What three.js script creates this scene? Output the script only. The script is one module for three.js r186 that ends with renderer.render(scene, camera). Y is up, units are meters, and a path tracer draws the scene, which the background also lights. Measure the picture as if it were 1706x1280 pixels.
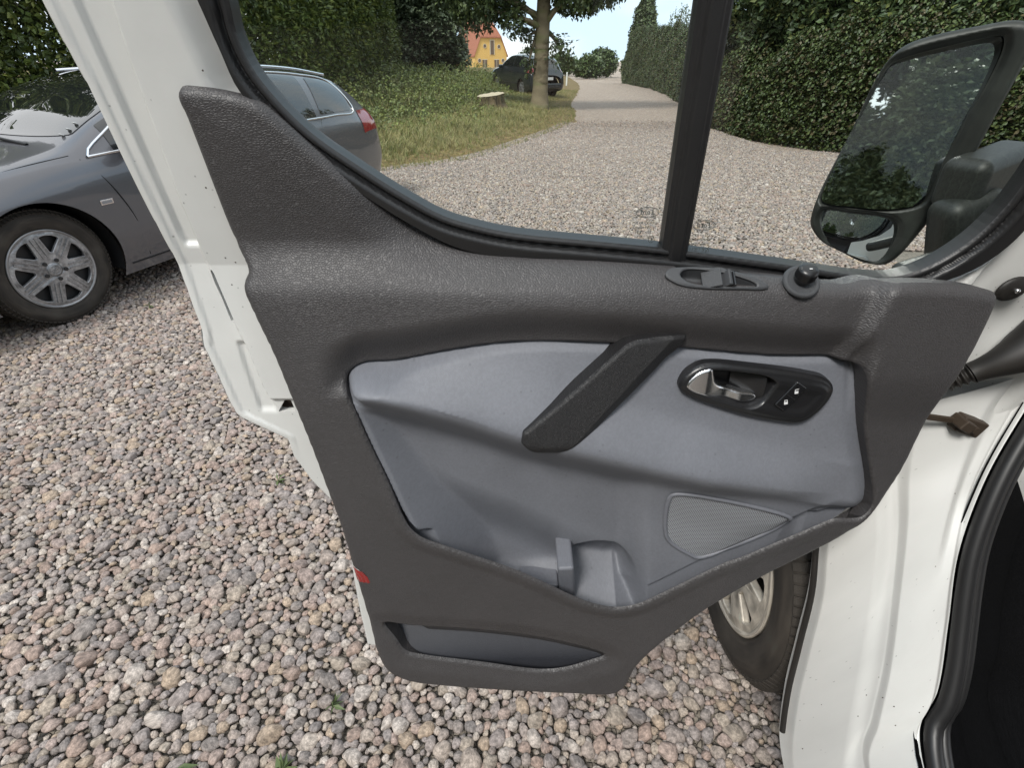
import * as THREE from 'three';
import { mergeGeometries, mergeVertices } from 'three/addons/utils/BufferGeometryUtils.js';
import { RoundedBoxGeometry } from 'three/addons/geometries/RoundedBoxGeometry.js';

// ------------------------------------------------------------------ camera, sky, sun, exposure
const scene = new THREE.Scene();
const camera = new THREE.PerspectiveCamera(75.28, 1024 / 769, 0.05, 1200);
camera.position.set(0, 1.5, 0);
camera.rotation.set(-33.05 * Math.PI / 180, 0, 0);
const EXPOSURE = 1.3, SKY_GAIN = .95, SUN = 2.4;
const renderer = new THREE.WebGLRenderer({ antialias: true });
renderer.toneMapping = THREE.LinearToneMapping;
renderer.toneMappingExposure = EXPOSURE;
renderer.shadowMap.enabled = true;

// ------------------------------------------------------------------ small maths
let seed = 7;
const rnd = () => { seed = (seed * 1664525 + 1013904223) >>> 0; return seed / 4294967296; };
const rr = (a, b) => a + (b - a) * rnd();
const ss = (a, b, x) => { const t = Math.min(1, Math.max(0, (x - a) / (b - a))); return t * t * (3 - 2 * t); };
const lerp = (a, b, t) => a + (b - a) * t;
const clamp = (x, a, b) => Math.min(b, Math.max(a, x));
const hash = (x, y, z = 0) => { let h = (x * 374761393 + y * 668265263 + z * 2147483647) | 0; h = Math.imul(h ^ (h >>> 13), 1274126177); h ^= h >>> 16; return (h >>> 0) / 4294967296; };
const wrapn = (a, p) => p ? ((a % p) + p) % p : a;
function noise2(x, y, p = 0, s = 0) {
  const xi = Math.floor(x), yi = Math.floor(y), fx = x - xi, fy = y - yi, u = fx * fx * (3 - 2 * fx), v = fy * fy * (3 - 2 * fy);
  const h = (a, b) => hash(wrapn(a, p), wrapn(b, p), s);
  return lerp(lerp(h(xi, yi), h(xi + 1, yi), u), lerp(h(xi, yi + 1), h(xi + 1, yi + 1), u), v);
}
function noise3(x, y, z) {
  const xi = Math.floor(x), yi = Math.floor(y), zi = Math.floor(z), fx = x - xi, fy = y - yi, fz = z - zi;
  const u = fx * fx * (3 - 2 * fx), v = fy * fy * (3 - 2 * fy), w = fz * fz * (3 - 2 * fz), h = (a, b, c) => hash(xi + a, yi + b, zi + c);
  const q = (c) => lerp(lerp(h(0, 0, c), h(1, 0, c), u), lerp(h(0, 1, c), h(1, 1, c), u), v);
  return lerp(q(0), q(1), w);
}
const fbm = (x, y, p = 0, o = 4, s = 0) => { let a = 0, k = .5, t = 0; for (let i = 0; i < o; i++) { a += k * noise2(x, y, p, s + i); t += k; k *= .5; x *= 2; y *= 2; p *= 2; } return a / t; };
// nearest and second nearest feature point, wrapping every p cells
function worley(x, y, p, s = 0, jit = .9) {
  const xi = Math.floor(x), yi = Math.floor(y); let a = 9, b = 9, id = 0;
  for (let j = -1; j <= 1; j++) for (let i = -1; i <= 1; i++) {
    const cx = wrapn(xi + i, p), cy = wrapn(yi + j, p);
    const dx = xi + i + .5 + jit * (hash(cx, cy, s) - .5) - x, dy = yi + j + .5 + jit * (hash(cx, cy, s + 77) - .5) - y, d = Math.hypot(dx, dy);
    if (d < a) { b = a; a = d; id = hash(cx, cy, s + 5); } else if (d < b) b = d;
  }
  return [a, b, id];
}

// sky: high thin overcast with pale blue showing through
{
  const W = 1024, H = 512, d = new Float32Array(W * H * 4);
  for (let j = 0; j < H; j++) for (let i = 0; i < W; i++) {
    const el = (j + .5) / H * Math.PI - Math.PI / 2, az = ((i + .5) / W - .5) * 2 * Math.PI;
    const y = Math.max(0.02, Math.sin(el)), x = Math.cos(el) * Math.cos(az), z = Math.cos(el) * Math.sin(az);
    const px = x / (y + .25) * 1.3, pz = z / (y + .25) * 1.3;
    const c = ss(.36, .66, fbm(px + 9, pz + 4, 0, 6, 31)), low = ss(.45, .0, y);
    const k = clamp(c * .8 + .22 + low * .12, 0, 1);
    const o = (j * W + i) * 4;
    d[o] = SKY_GAIN * lerp(.52, 1.06, k); d[o + 1] = SKY_GAIN * lerp(.76, 1.08, k); d[o + 2] = SKY_GAIN * lerp(1.0, 1.1, k); d[o + 3] = 1;
  }
  const t = new THREE.DataTexture(d, W, H, THREE.RGBAFormat, THREE.FloatType);
  t.mapping = THREE.EquirectangularReflectionMapping; t.magFilter = t.minFilter = THREE.LinearFilter; t.needsUpdate = true;
  scene.background = t; scene.environment = t;
}
const sun = new THREE.DirectionalLight(new THREE.Color(1, .965, .91), SUN);
sun.position.set(-9, 20, 13); sun.castShadow = true; sun.shadow.radius = 30; sun.shadow.mapSize.set(2048, 2048);
Object.assign(sun.shadow.camera, { left: -40, right: 40, top: 40, bottom: -40, near: 1, far: 120 });
scene.add(sun);

// ------------------------------------------------------------------ naming and adding
const used = {};
const numbered = (n) => { const k = used[n] = (used[n] ?? -1) + 1; return k ? n + '_' + String(k).padStart(3, '0') : n; };
function tag(o, label, category, group) { o.userData.label = label; o.userData.category = category; if (group) o.userData.group = group; return o; }
function thing(name, label, category, [x, y, z] = [0, 0, 0], ry = 0, group) {
  const o = new THREE.Group(); o.name = numbered(name); o.position.set(x, y, z); o.rotation.y = ry; scene.add(o);
  return tag(o, label, category, group);
}
const shade = (m) => { m.castShadow = m.receiveShadow = true; return m; };
// a part whose geometry is given in its parent's own space
function part(name, geo, m, parent, label) {
  const o = shade(new THREE.Mesh(Array.isArray(geo) ? join(geo) : geo, m)); o.name = name; parent.add(o);
  if (label) o.userData.label = label; return o;
}
// a part whose geometry is given in world coordinates, under groups that are only moved, not turned
function wpart(name, geo, m, parent, label) {
  const g = Array.isArray(geo) ? join(geo) : geo, p = new THREE.Vector3();
  for (let q = parent; q; q = q.parent) p.add(q.position);
  g.translate(-p.x, -p.y, -p.z); return part(name, g, m, parent, label);
}
function join(list) {
  return mergeGeometries(list.map((g) => {
    g = g.index ? g.toNonIndexed() : g;
    if (!g.attributes.normal) g.computeVertexNormals();
    if (!g.attributes.uv) g.setAttribute('uv', new THREE.BufferAttribute(new Float32Array(g.attributes.position.count * 2), 2));
    for (const k of Object.keys(g.attributes)) if (!['position', 'normal', 'uv'].includes(k)) g.deleteAttribute(k);
    g.morphAttributes = {}; return g;
  }));
}

// ------------------------------------------------------------------ shape tools
// smooth closed outline given in centimetres -> polygon with signed distance (positive inside), metres
function outline(cm, n = 4, smooth = true, k = .01) {
  let pts = cm.map(([x, y]) => new THREE.Vector3(x * k, y * k, 0));
  if (smooth) pts = new THREE.CatmullRomCurve3(pts, true, 'centripetal').getPoints(pts.length * n).slice(0, -1);
  const N = pts.length, X = pts.map((p) => p.x), Y = pts.map((p) => p.y);
  const o = { pts, x0: Math.min(...X), x1: Math.max(...X), y0: Math.min(...Y), y1: Math.max(...Y) };
  o.sd = (x, y) => {
    let d = 1e9, inside = false;
    for (let i = 0, j = N - 1; i < N; j = i++) {
      const ax = X[j], ay = Y[j], bx = X[i] - ax, by = Y[i] - ay, px = x - ax, py = y - ay;
      const t = clamp((px * bx + py * by) / (bx * bx + by * by + 1e-12), 0, 1), ex = px - bx * t, ey = py - by * t, e = ex * ex + ey * ey;
      if (e < d) d = e;
      if ((Y[i] > y) !== (ay > y) && x < bx * (y - ay) / by + ax) inside = !inside;
    }
    d = Math.sqrt(d); return inside ? d : -d;
  };
  return o;
}
const poly1 = (cm) => (x) => { x *= 100; for (let i = 1; i < cm.length; i++) if (x <= cm[i][0] || i === cm.length - 1) { const [a, b] = cm[i - 1], [c, d] = cm[i]; return lerp(b, d, (x - a) / (c - a)) / 100; } };
// smooth line through points (x rising), sampled as a function y(x), centimetres in, metres out
function curve1(cm) { const p = new THREE.CatmullRomCurve3(cm.map(([x, y]) => new THREE.Vector3(x, y, 0))).getPoints(cm.length * 12); return poly1(p.map((q) => [q.x, q.y])); }
// sheet over (u,v) cut along sdf = 0; P(u,v) -> [x,y,z]; skirt pushes the cut edge along a vector
function sheet({ u0, u1, v0, v1, du, dv = du, P, sdf, skirt, eps = .0012, flip = false, uv = (u, v) => [u, v] }) {
  const nu = Math.max(1, Math.ceil((u1 - u0) / du)), nv = Math.max(1, Math.ceil((v1 - v0) / dv));
  const pos = [], nor = [], uvs = [], idx = [], key = new Map();
  const vert = (u, v) => {
    const p = P(u, v), a = P(u + eps, v), a2 = P(u - eps, v), b = P(u, v + eps), b2 = P(u, v - eps);
    const ax = a[0] - a2[0], ay = a[1] - a2[1], az = a[2] - a2[2], bx = b[0] - b2[0], by = b[1] - b2[1], bz = b[2] - b2[2];
    let nx = ay * bz - az * by, ny = az * bx - ax * bz, nz = ax * by - ay * bx; const l = (Math.hypot(nx, ny, nz) || 1) * (flip ? -1 : 1);
    pos.push(...p); nor.push(nx / l, ny / l, nz / l); uvs.push(...uv(u, v)); return pos.length / 3 - 1;
  };
  const U = (i) => u0 + (u1 - u0) * i / nu, V = (j) => v0 + (v1 - v0) * j / nv;
  const S = new Float32Array((nu + 1) * (nv + 1)), G = new Int32Array((nu + 1) * (nv + 1)).fill(-1);
  for (let j = 0; j <= nv; j++) for (let i = 0; i <= nu; i++) { let s = sdf ? sdf(U(i), V(j)) : 1; S[j * (nu + 1) + i] = Math.abs(s) < 1e-6 ? 1e-6 : s; }
  const corner = (k) => G[k] >= 0 ? G[k] : (G[k] = vert(U(k % (nu + 1)), V(Math.floor(k / (nu + 1)))));
  const cut = (k, l) => {
    if (k > l) [k, l] = [l, k]; const id = k * 8388608 + l; if (key.has(id)) return key.get(id);
    const t = S[k] / (S[k] - S[l]), w = nu + 1, r = vert(lerp(U(k % w), U(l % w), t), lerp(V(Math.floor(k / w)), V(Math.floor(l / w)), t)); key.set(id, r); return r;
  };
  const tri = (a, b, c) => {
    const q = [a, b, c], out = [];
    for (let i = 0; i < 3; i++) { const k = q[i], l = q[(i + 1) % 3]; if (S[k] > 0) out.push(corner(k)); if ((S[k] > 0) !== (S[l] > 0)) out.push(cut(k, l)); }
    for (let i = 2; i < out.length; i++) flip ? idx.push(out[0], out[i], out[i - 1]) : idx.push(out[0], out[i - 1], out[i]);
  };
  for (let j = 0; j < nv; j++) for (let i = 0; i < nu; i++) {
    const a = j * (nu + 1) + i, b = a + 1, c = a + nu + 1, d = c + 1;
    if (S[a] <= 0 && S[b] <= 0 && S[c] <= 0 && S[d] <= 0) continue;
    if ((i + j) & 1) { tri(a, b, d); tri(a, d, c); } else { tri(a, b, c); tri(b, d, c); }
  }
  if (skirt) {
    const e = new Map();
    for (let i = 0; i < idx.length; i += 3) for (let k = 0; k < 3; k++) { const a = idx[i + k], b = idx[i + (k + 1) % 3]; if (e.has(b * 8388608 + a)) e.delete(b * 8388608 + a); else e.set(a * 8388608 + b, [a, b]); }
    for (const [a, b] of [...e.values()]) {
      const fn = typeof skirt === 'function', q = (k, m) => { const w = fn ? skirt(pos[3 * k], pos[3 * k + 1]) : skirt; return [pos[3 * k] + w[0] * m, pos[3 * k + 1] + w[1] * m, pos[3 * k + 2] + w[2] * m]; };
      const A = q(a, 0), B = q(b, 0), C = q(b, 1), D = q(a, 1), s = pos.length / 3;
      const ux = B[0] - A[0], uy = B[1] - A[1], uz = B[2] - A[2]; const w = fn ? skirt(A[0], A[1]) : skirt; let n = [uy * w[2] - uz * w[1], uz * w[0] - ux * w[2], ux * w[1] - uy * w[0]]; const l = -(Math.hypot(...n) || 1); n = n.map((x) => x / l);
      for (const p of [A, B, C, D]) { pos.push(...p); nor.push(...n); uvs.push(p[0], p[1]); }
      idx.push(s, s + 2, s + 1, s, s + 3, s + 2);
    }
  }
  const g = new THREE.BufferGeometry();
  g.setAttribute('position', new THREE.Float32BufferAttribute(pos, 3)); g.setAttribute('normal', new THREE.Float32BufferAttribute(nor, 3)); g.setAttribute('uv', new THREE.Float32BufferAttribute(uvs, 2)); g.setIndex(idx);
  return g;
}
// tube with its own radius along a smooth path
function tube(pts, rad, n = 40, m = 10, closed = false) {
  const c = new THREE.CatmullRomCurve3(pts.map((p) => new THREE.Vector3(...p)), closed, 'centripetal'), f = c.computeFrenetFrames(n, closed), pos = [], idx = [], uv = [];
  const len = c.getLength();
  for (let i = 0; i <= n; i++) {
    const p = c.getPointAt(i / n), r = typeof rad === 'function' ? rad(i / n) : rad;
    for (let j = 0; j <= m; j++) { const a = j / m * 2 * Math.PI, q = f.normals[i].clone().multiplyScalar(Math.cos(a) * r).addScaledVector(f.binormals[i], Math.sin(a) * r).add(p); pos.push(q.x, q.y, q.z); uv.push(j / m * 6.28 * .05, i / n * len); }
  }
  for (let i = 0; i < n; i++) for (let j = 0; j < m; j++) { const a = i * (m + 1) + j, b = a + m + 1; idx.push(a, a + 1, b, b, a + 1, b + 1); }
  const g = new THREE.BufferGeometry(); g.setAttribute('position', new THREE.Float32BufferAttribute(pos, 3)); g.setAttribute('uv', new THREE.Float32BufferAttribute(uv, 2)); g.setIndex(idx); g.computeVertexNormals(); return g;
}
// flat bar of rectangular section (w across in the plane, t deep) along an open line of world points; across(i) gives the sideways vector
const box = (w, h, d, x = 0, y = 0, z = 0) => new THREE.BoxGeometry(w, h, d).translate(x, y, z);
const rbox = (w, h, d, r, x = 0, y = 0, z = 0) => new RoundedBoxGeometry(w, h, d, 3, r).translate(x, y, z);

// ------------------------------------------------------------------ textures
const texels = (n, m, f, srgb) => {
  const d = new Uint8Array(n * m * 4);
  for (let j = 0; j < m; j++) for (let i = 0; i < n; i++) { const c = f(i / n, j / m), o = (j * n + i) * 4; if (typeof c === 'number') d[o] = d[o + 1] = d[o + 2] = clamp(c * 255, 0, 255); else for (let k = 0; k < 3; k++) d[o + k] = clamp(c[k] * 255, 0, 255); d[o + 3] = 255; }
  const t = new THREE.DataTexture(d, n, m); t.wrapS = t.wrapT = THREE.RepeatWrapping; t.magFilter = THREE.LinearFilter; t.minFilter = THREE.LinearMipmapLinearFilter; t.generateMipmaps = true;
  if (srgb) t.colorSpace = THREE.SRGBColorSpace; t.needsUpdate = true; return t;
};
const rep = (t, a, b = a) => { const c = t.clone(); c.repeat.set(a, b); c.needsUpdate = true; return c; };
const scuffT = texels(512, 512, (u, v) => { let k = .955 + .09 * (fbm(u * 5, v * 5, 5, 5, 150) - .5) + .05 * (noise2(u * 128, v * 128, 128, 151) - .5); const st = worley(u * 9 + v * 3, v * 40, 9, 152); if (st[2] > .9) k += .05 * ss(.12, .02, st[0]); const w = worley(u * 20, v * 20, 20, 153); if (w[2] > .93) k -= .12 * ss(.12, .03, w[0]); return [k, k, k]; }, true);
const leatherT = texels(1024, 1024, (u, v) => {
  const wx = u * 30 + 1.0 * (noise2(u * 22, v * 22, 22, 3) - .5), wy = v * 44 + 1.0 * (noise2(u * 22, v * 22, 22, 4) - .5);
  const xi = Math.floor(wx), yi = Math.floor(wy); let a = 9, b = 9;
  for (let j = -1; j <= 1; j++) for (let i = -1; i <= 1; i++) { const cx = wrapn(xi + i, 30), cy = wrapn(yi + j, 44), dx = xi + i + .5 + .95 * (hash(cx, cy, 1) - .5) - wx, dy = yi + j + .5 + .95 * (hash(cx, cy, 2) - .5) - wy, e = Math.hypot(dx, dy); if (e < a) { b = a; a = e; } else if (e < b) b = e; }
  return .15 + .7 * ss(0, .42, b - a) * (.7 + .3 * (1 - a)) + .12 * fbm(u * 90, v * 90, 90, 2, 9);
});
const fineT = texels(512, 512, (u, v) => { const [a, b] = worley(u * 70, v * 70, 70, 4); return .4 * ss(0, .5, b - a) + .5 * fbm(u * 60, v * 60, 60, 3, 12); });
const speckT = texels(512, 512, (u, v) => { const g = fbm(u * 6, v * 6, 6, 5, 40), [a, , id] = worley(u * 26, v * 26, 26, 8), s = id > .86 ? ss(.10 * (id - .8) * 5, .02, a) : 0, k = .965 + .06 * (g - .5) - .45 * s * (.4 + id * .3); return [k, k * .995, k * .975]; }, true);
const dirtT = texels(512, 512, (u, v) => { const k = .55 + .6 * fbm(u * 8, v * 8, 8, 6, 50); return [k, k * .96, k * .9]; }, true);
const mottleT = texels(256, 256, (u, v) => { const k = .72 + .5 * (fbm(u * 9, v * 9, 9, 5, 60) - .5) + .3 * (fbm(u * 40, v * 40, 40, 3, 61) - .5); return [k, k, k]; }, true);
const STONE = [[.42, .37, .34], [.34, .31, .30], [.50, .45, .40], [.26, .25, .25], [.38, .30, .28], [.58, .55, .50], [.44, .40, .33], [.30, .28, .29], [.47, .37, .33], [.36, .34, .35], [.66, .64, .61], [.40, .29, .24], [.20, .20, .215], [.50, .40, .28]];
const stoneCol = (h) => STONE[Math.floor(h * STONE.length * .9999)].map((c, i) => lerp(c, [.425, .40, .38][i], .42) * [1.12, 1.02, .95][i]);
const gravelCell = (u, v, n, s) => { const w = worley(u * n + .35 * (noise2(u * n, v * n, n, s + 7) - .5), v * n, n, s); return [ss(0, .22, w[1] - w[0]), w[2], w[0]]; };
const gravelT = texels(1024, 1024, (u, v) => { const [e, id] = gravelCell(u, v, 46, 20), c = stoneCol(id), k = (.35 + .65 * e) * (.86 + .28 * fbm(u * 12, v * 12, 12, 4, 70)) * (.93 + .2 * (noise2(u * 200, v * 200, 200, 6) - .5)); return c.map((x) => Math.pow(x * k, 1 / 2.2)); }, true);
const gravelB = texels(1024, 1024, (u, v) => { const [e, id, a] = gravelCell(u, v, 46, 20); return e * (.55 + .45 * id) * (1 - .5 * a * a); });
const soilT = texels(512, 512, (u, v) => { const k = .25 + .35 * fbm(u * 20, v * 20, 20, 5, 80), q = fbm(u * 5, v * 5, 5, 3, 82); return [k * 1.25, k * (1.02 + .1 * q), k * (.72)]; }, true);
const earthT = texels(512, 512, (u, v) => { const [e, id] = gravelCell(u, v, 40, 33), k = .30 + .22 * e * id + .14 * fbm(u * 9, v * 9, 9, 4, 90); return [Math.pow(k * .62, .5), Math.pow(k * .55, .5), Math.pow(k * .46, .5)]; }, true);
const barkT = texels(256, 512, (u, v) => { const a = fbm(u * 14, v * 5, 0, 4, 100); return ss(.3, .65, Math.abs(2 * noise2(u * 12 + a * 2, v * 7, 0, 101) - 1) * .6 + a * .5); });
const barkC = texels(256, 512, (u, v) => { const a = fbm(u * 14, v * 9, 0, 5, 103), g = ss(.5, .75, fbm(u * 4, v * 6, 0, 3, 104)); return [.36 + .2 * a - .05 * g, .33 + .19 * a, .27 + .16 * a - .06 * g]; }, true);
const tileB = texels(256, 256, (u, v) => .5 + .5 * Math.sin(u * 2 * Math.PI * 8) * .6 + .4 * ((v * 10) % 1));
const brickishT = texels(256, 256, (u, v) => { const k = .86 + .2 * fbm(u * 30, v * 30, 30, 4, 110); return [k, k * .99, k * .95]; }, true);
const holeT = texels(256, 256, (u, v) => { const n = 20, y = v * n * 1.0, r = Math.floor(y), x = u * 16 + (r & 1 ? .5 : 0); return ss(.22, .30, Math.hypot((x % 1) - .5, ((y % 1) - .5) * .82)); });

// ------------------------------------------------------------------ materials
const C = (r, g, b) => new THREE.Color().setRGB(r, g, b);
const S = (color, roughness = .6, o = {}) => new THREE.MeshPhysicalMaterial({ color, roughness, side: THREE.DoubleSide, ...o });
const M = {
  white: S(C(.70, .71, .72), .34, { map: rep(speckT, 2.2), clearcoat: .5, clearcoatRoughness: .12 }),
  whiteDirty: S(C(.72, .71, .68), .4, { map: rep(speckT, 3.1), clearcoat: .4, clearcoatRoughness: .15 }),
  trim: S(C(.058, .0545, .0555), .47, { map: rep(scuffT, 3), bumpMap: rep(leatherT, 8), bumpScale: .0005 }),
  shelf: S(C(.050, .052, .056), .5, { bumpMap: rep(fineT, 14), bumpScale: .0002 }),
  grey: S(C(.18, .188, .212), .5, { map: rep(scuffT, 3), bumpMap: rep(fineT, 14), bumpScale: .0003 }),
  greyPlain: S(C(.165, .172, .195), .5, { map: rep(scuffT, 3), bumpMap: rep(fineT, 20), bumpScale: .0001 }),
  handle: S(C(.016, .0155, .0165), .52, { map: rep(scuffT, 3), bumpMap: rep(leatherT, 14), bumpScale: .0005 }),
  black: S(C(.018, .018, .019), .5),
  blackSatin: S(C(.014, .014, .015), .32),
  gloss: S(C(.012, .012, .013), .12, { clearcoat: .6 }),
  rubber: S(C(.021, .020, .020), .55, { map: rep(dirtT, 3) }),
  seal: S(C(.018, .0178, .0185), .42, { map: rep(scuffT, 5) }),
  pocketDark: S(C(.036, .038, .046), .55, { map: rep(scuffT, 3), bumpMap: rep(fineT, 14), bumpScale: .0002 }),
  chrome: S(C(.80, .80, .81), .24, { metalness: 1 }),
  chromeTrim: S(C(.82, .82, .83), .16, { metalness: 1 }),
  glass: new THREE.MeshPhysicalMaterial({ color: C(.95, .99, .96), roughness: 0, transmission: 1, thickness: 0, ior: 1.5, side: THREE.DoubleSide }),
  mirror: S(C(.80, .82, .82), .015, { metalness: 1 }),
  housing: S(C(.030, .036, .036), .5, { map: rep(dirtT, 4) }),
  red: S(C(.24, .012, .012), .15, { clearcoat: 1 }),
  tyre: S(C(.050, .046, .043), .8, { map: rep(dirtT, 3) }),
  alloy: S(C(.60, .605, .62), .34, { metalness: .55, map: rep(mottleT, 2) }),
  hubcap: S(C(.72, .72, .71), .38, { metalness: .25, map: rep(dirtT, 4) }),
  brown: S(C(.085, .066, .052), .6, { map: rep(dirtT, 20), metalness: .2 }),
  mark: S(C(.06, .065, .06), .6),
  print: S(C(.75, .75, .75), .5),
  orangeSpot: S(C(.75, .72, .68), .5),
};

// ================================================================== SETTING
// ---- the ground: gravel yard and drive, grass verge, hills of soil
const border = curve1([[-3000, -500], [-900, -560], [-420, -700], [-202, -887], [-101, -976], [23, -1245], [150, -1600], [183, -1768], [215, -2265], [330, -3000], [456, -4121], [560, -6000]]);
// distance left of the gravel edge, in metres, measured across
const bx = (() => { const p = new THREE.CatmullRomCurve3([[-30, -5], [-9, -5.6], [-4.2, -7], [-2.02, -8.87], [-1.01, -9.76], [.23, -12.45], [1.3, -15.4], [1.75, -17.7], [2.1, -22.6], [3.1, -30], [4.5, -41], [5.6, -60], [6, -150]].map(([x, z]) => new THREE.Vector3(x, 0, z)), false, 'centripetal').getPoints(160); return p; })();
function verge(x, z) {
  let d = 1e9, s = 1;
  for (let i = 1; i < bx.length; i++) {
    const a = bx[i - 1], ex = bx[i].x - a.x, ez = bx[i].z - a.z, px = x - a.x, pz = z - a.z, t = clamp((px * ex + pz * ez) / (ex * ex + ez * ez), 0, 1), q = Math.hypot(px - ex * t, pz - ez * t);
    if (q < d) { d = q; s = ex * pz - ez * px < 0 ? 1 : -1; }
  }
  return d * s;
}
const bankH = (x, z) => { const d = verge(x, z); if (d < 0) return .016; return .016 + .013 * d * d / (1 + d * d / 60) + .05 * ss(.3, 2.5, d) * fbm(x * .8 + 40, z * .8 + 90, 0, 3, 120); };

const yard = new THREE.Group(); yard.name = 'gravel_yard'; yard.userData = { kind: 'structure', label: 'yard and drive of rounded grey and pink gravel around the vehicles' }; scene.add(yard);
{
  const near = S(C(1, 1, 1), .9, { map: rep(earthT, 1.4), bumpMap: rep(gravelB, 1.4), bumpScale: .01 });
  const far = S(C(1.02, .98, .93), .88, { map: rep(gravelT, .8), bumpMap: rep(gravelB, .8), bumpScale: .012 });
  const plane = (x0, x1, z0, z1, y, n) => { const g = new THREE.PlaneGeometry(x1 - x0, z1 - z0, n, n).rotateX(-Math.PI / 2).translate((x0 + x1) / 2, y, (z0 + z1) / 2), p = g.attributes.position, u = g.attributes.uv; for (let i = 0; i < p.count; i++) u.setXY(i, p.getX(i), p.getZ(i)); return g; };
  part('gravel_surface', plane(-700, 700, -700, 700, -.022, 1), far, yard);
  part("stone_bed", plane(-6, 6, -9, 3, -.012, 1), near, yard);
}
// stones: rounded, flattened, broken at a few faces
const stoneGeos = [];
for (let k = 0; k < 9; k++) {
  let g = new THREE.IcosahedronGeometry(1, 3); g = mergeVertices(new THREE.BufferGeometry().setAttribute('position', g.attributes.position));
  const p = g.attributes.position, v = new THREE.Vector3(), cuts = [];
  for (let i = 0; i < 9; i++) cuts.push([new THREE.Vector3(rr(-1, 1), rr(-.8, .8), rr(-1, 1)).normalize(), rr(.58, .92)]);
  for (let i = 0; i < p.count; i++) {
    v.fromBufferAttribute(p, i); let r = .93 + .22 * (noise3(v.x * 1.4 + 7 * k + 20, v.y * 1.4 + 20, v.z * 1.4 + 20) - .5);
    for (const [n, d] of cuts) { const q = v.dot(n); if (q * r > d) r = lerp(r, d / q, .90); }
    v.multiplyScalar(r + .03 * (noise3(v.x * 5 + 9 * k + 50, v.y * 5 + 50, v.z * 5 + 50) - .5)); p.setXYZ(i, v.x, v.y, v.z);
  }
  g.computeVertexNormals();
  const uv = new Float32Array(p.count * 2); for (let i = 0; i < p.count; i++) { uv[2 * i] = p.getX(i) * .5 + p.getY(i) * .2; uv[2 * i + 1] = p.getZ(i) * .5 + p.getY(i) * .15; }
  g.setAttribute('uv', new THREE.BufferAttribute(uv, 2)); stoneGeos.push(g);
}
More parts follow.
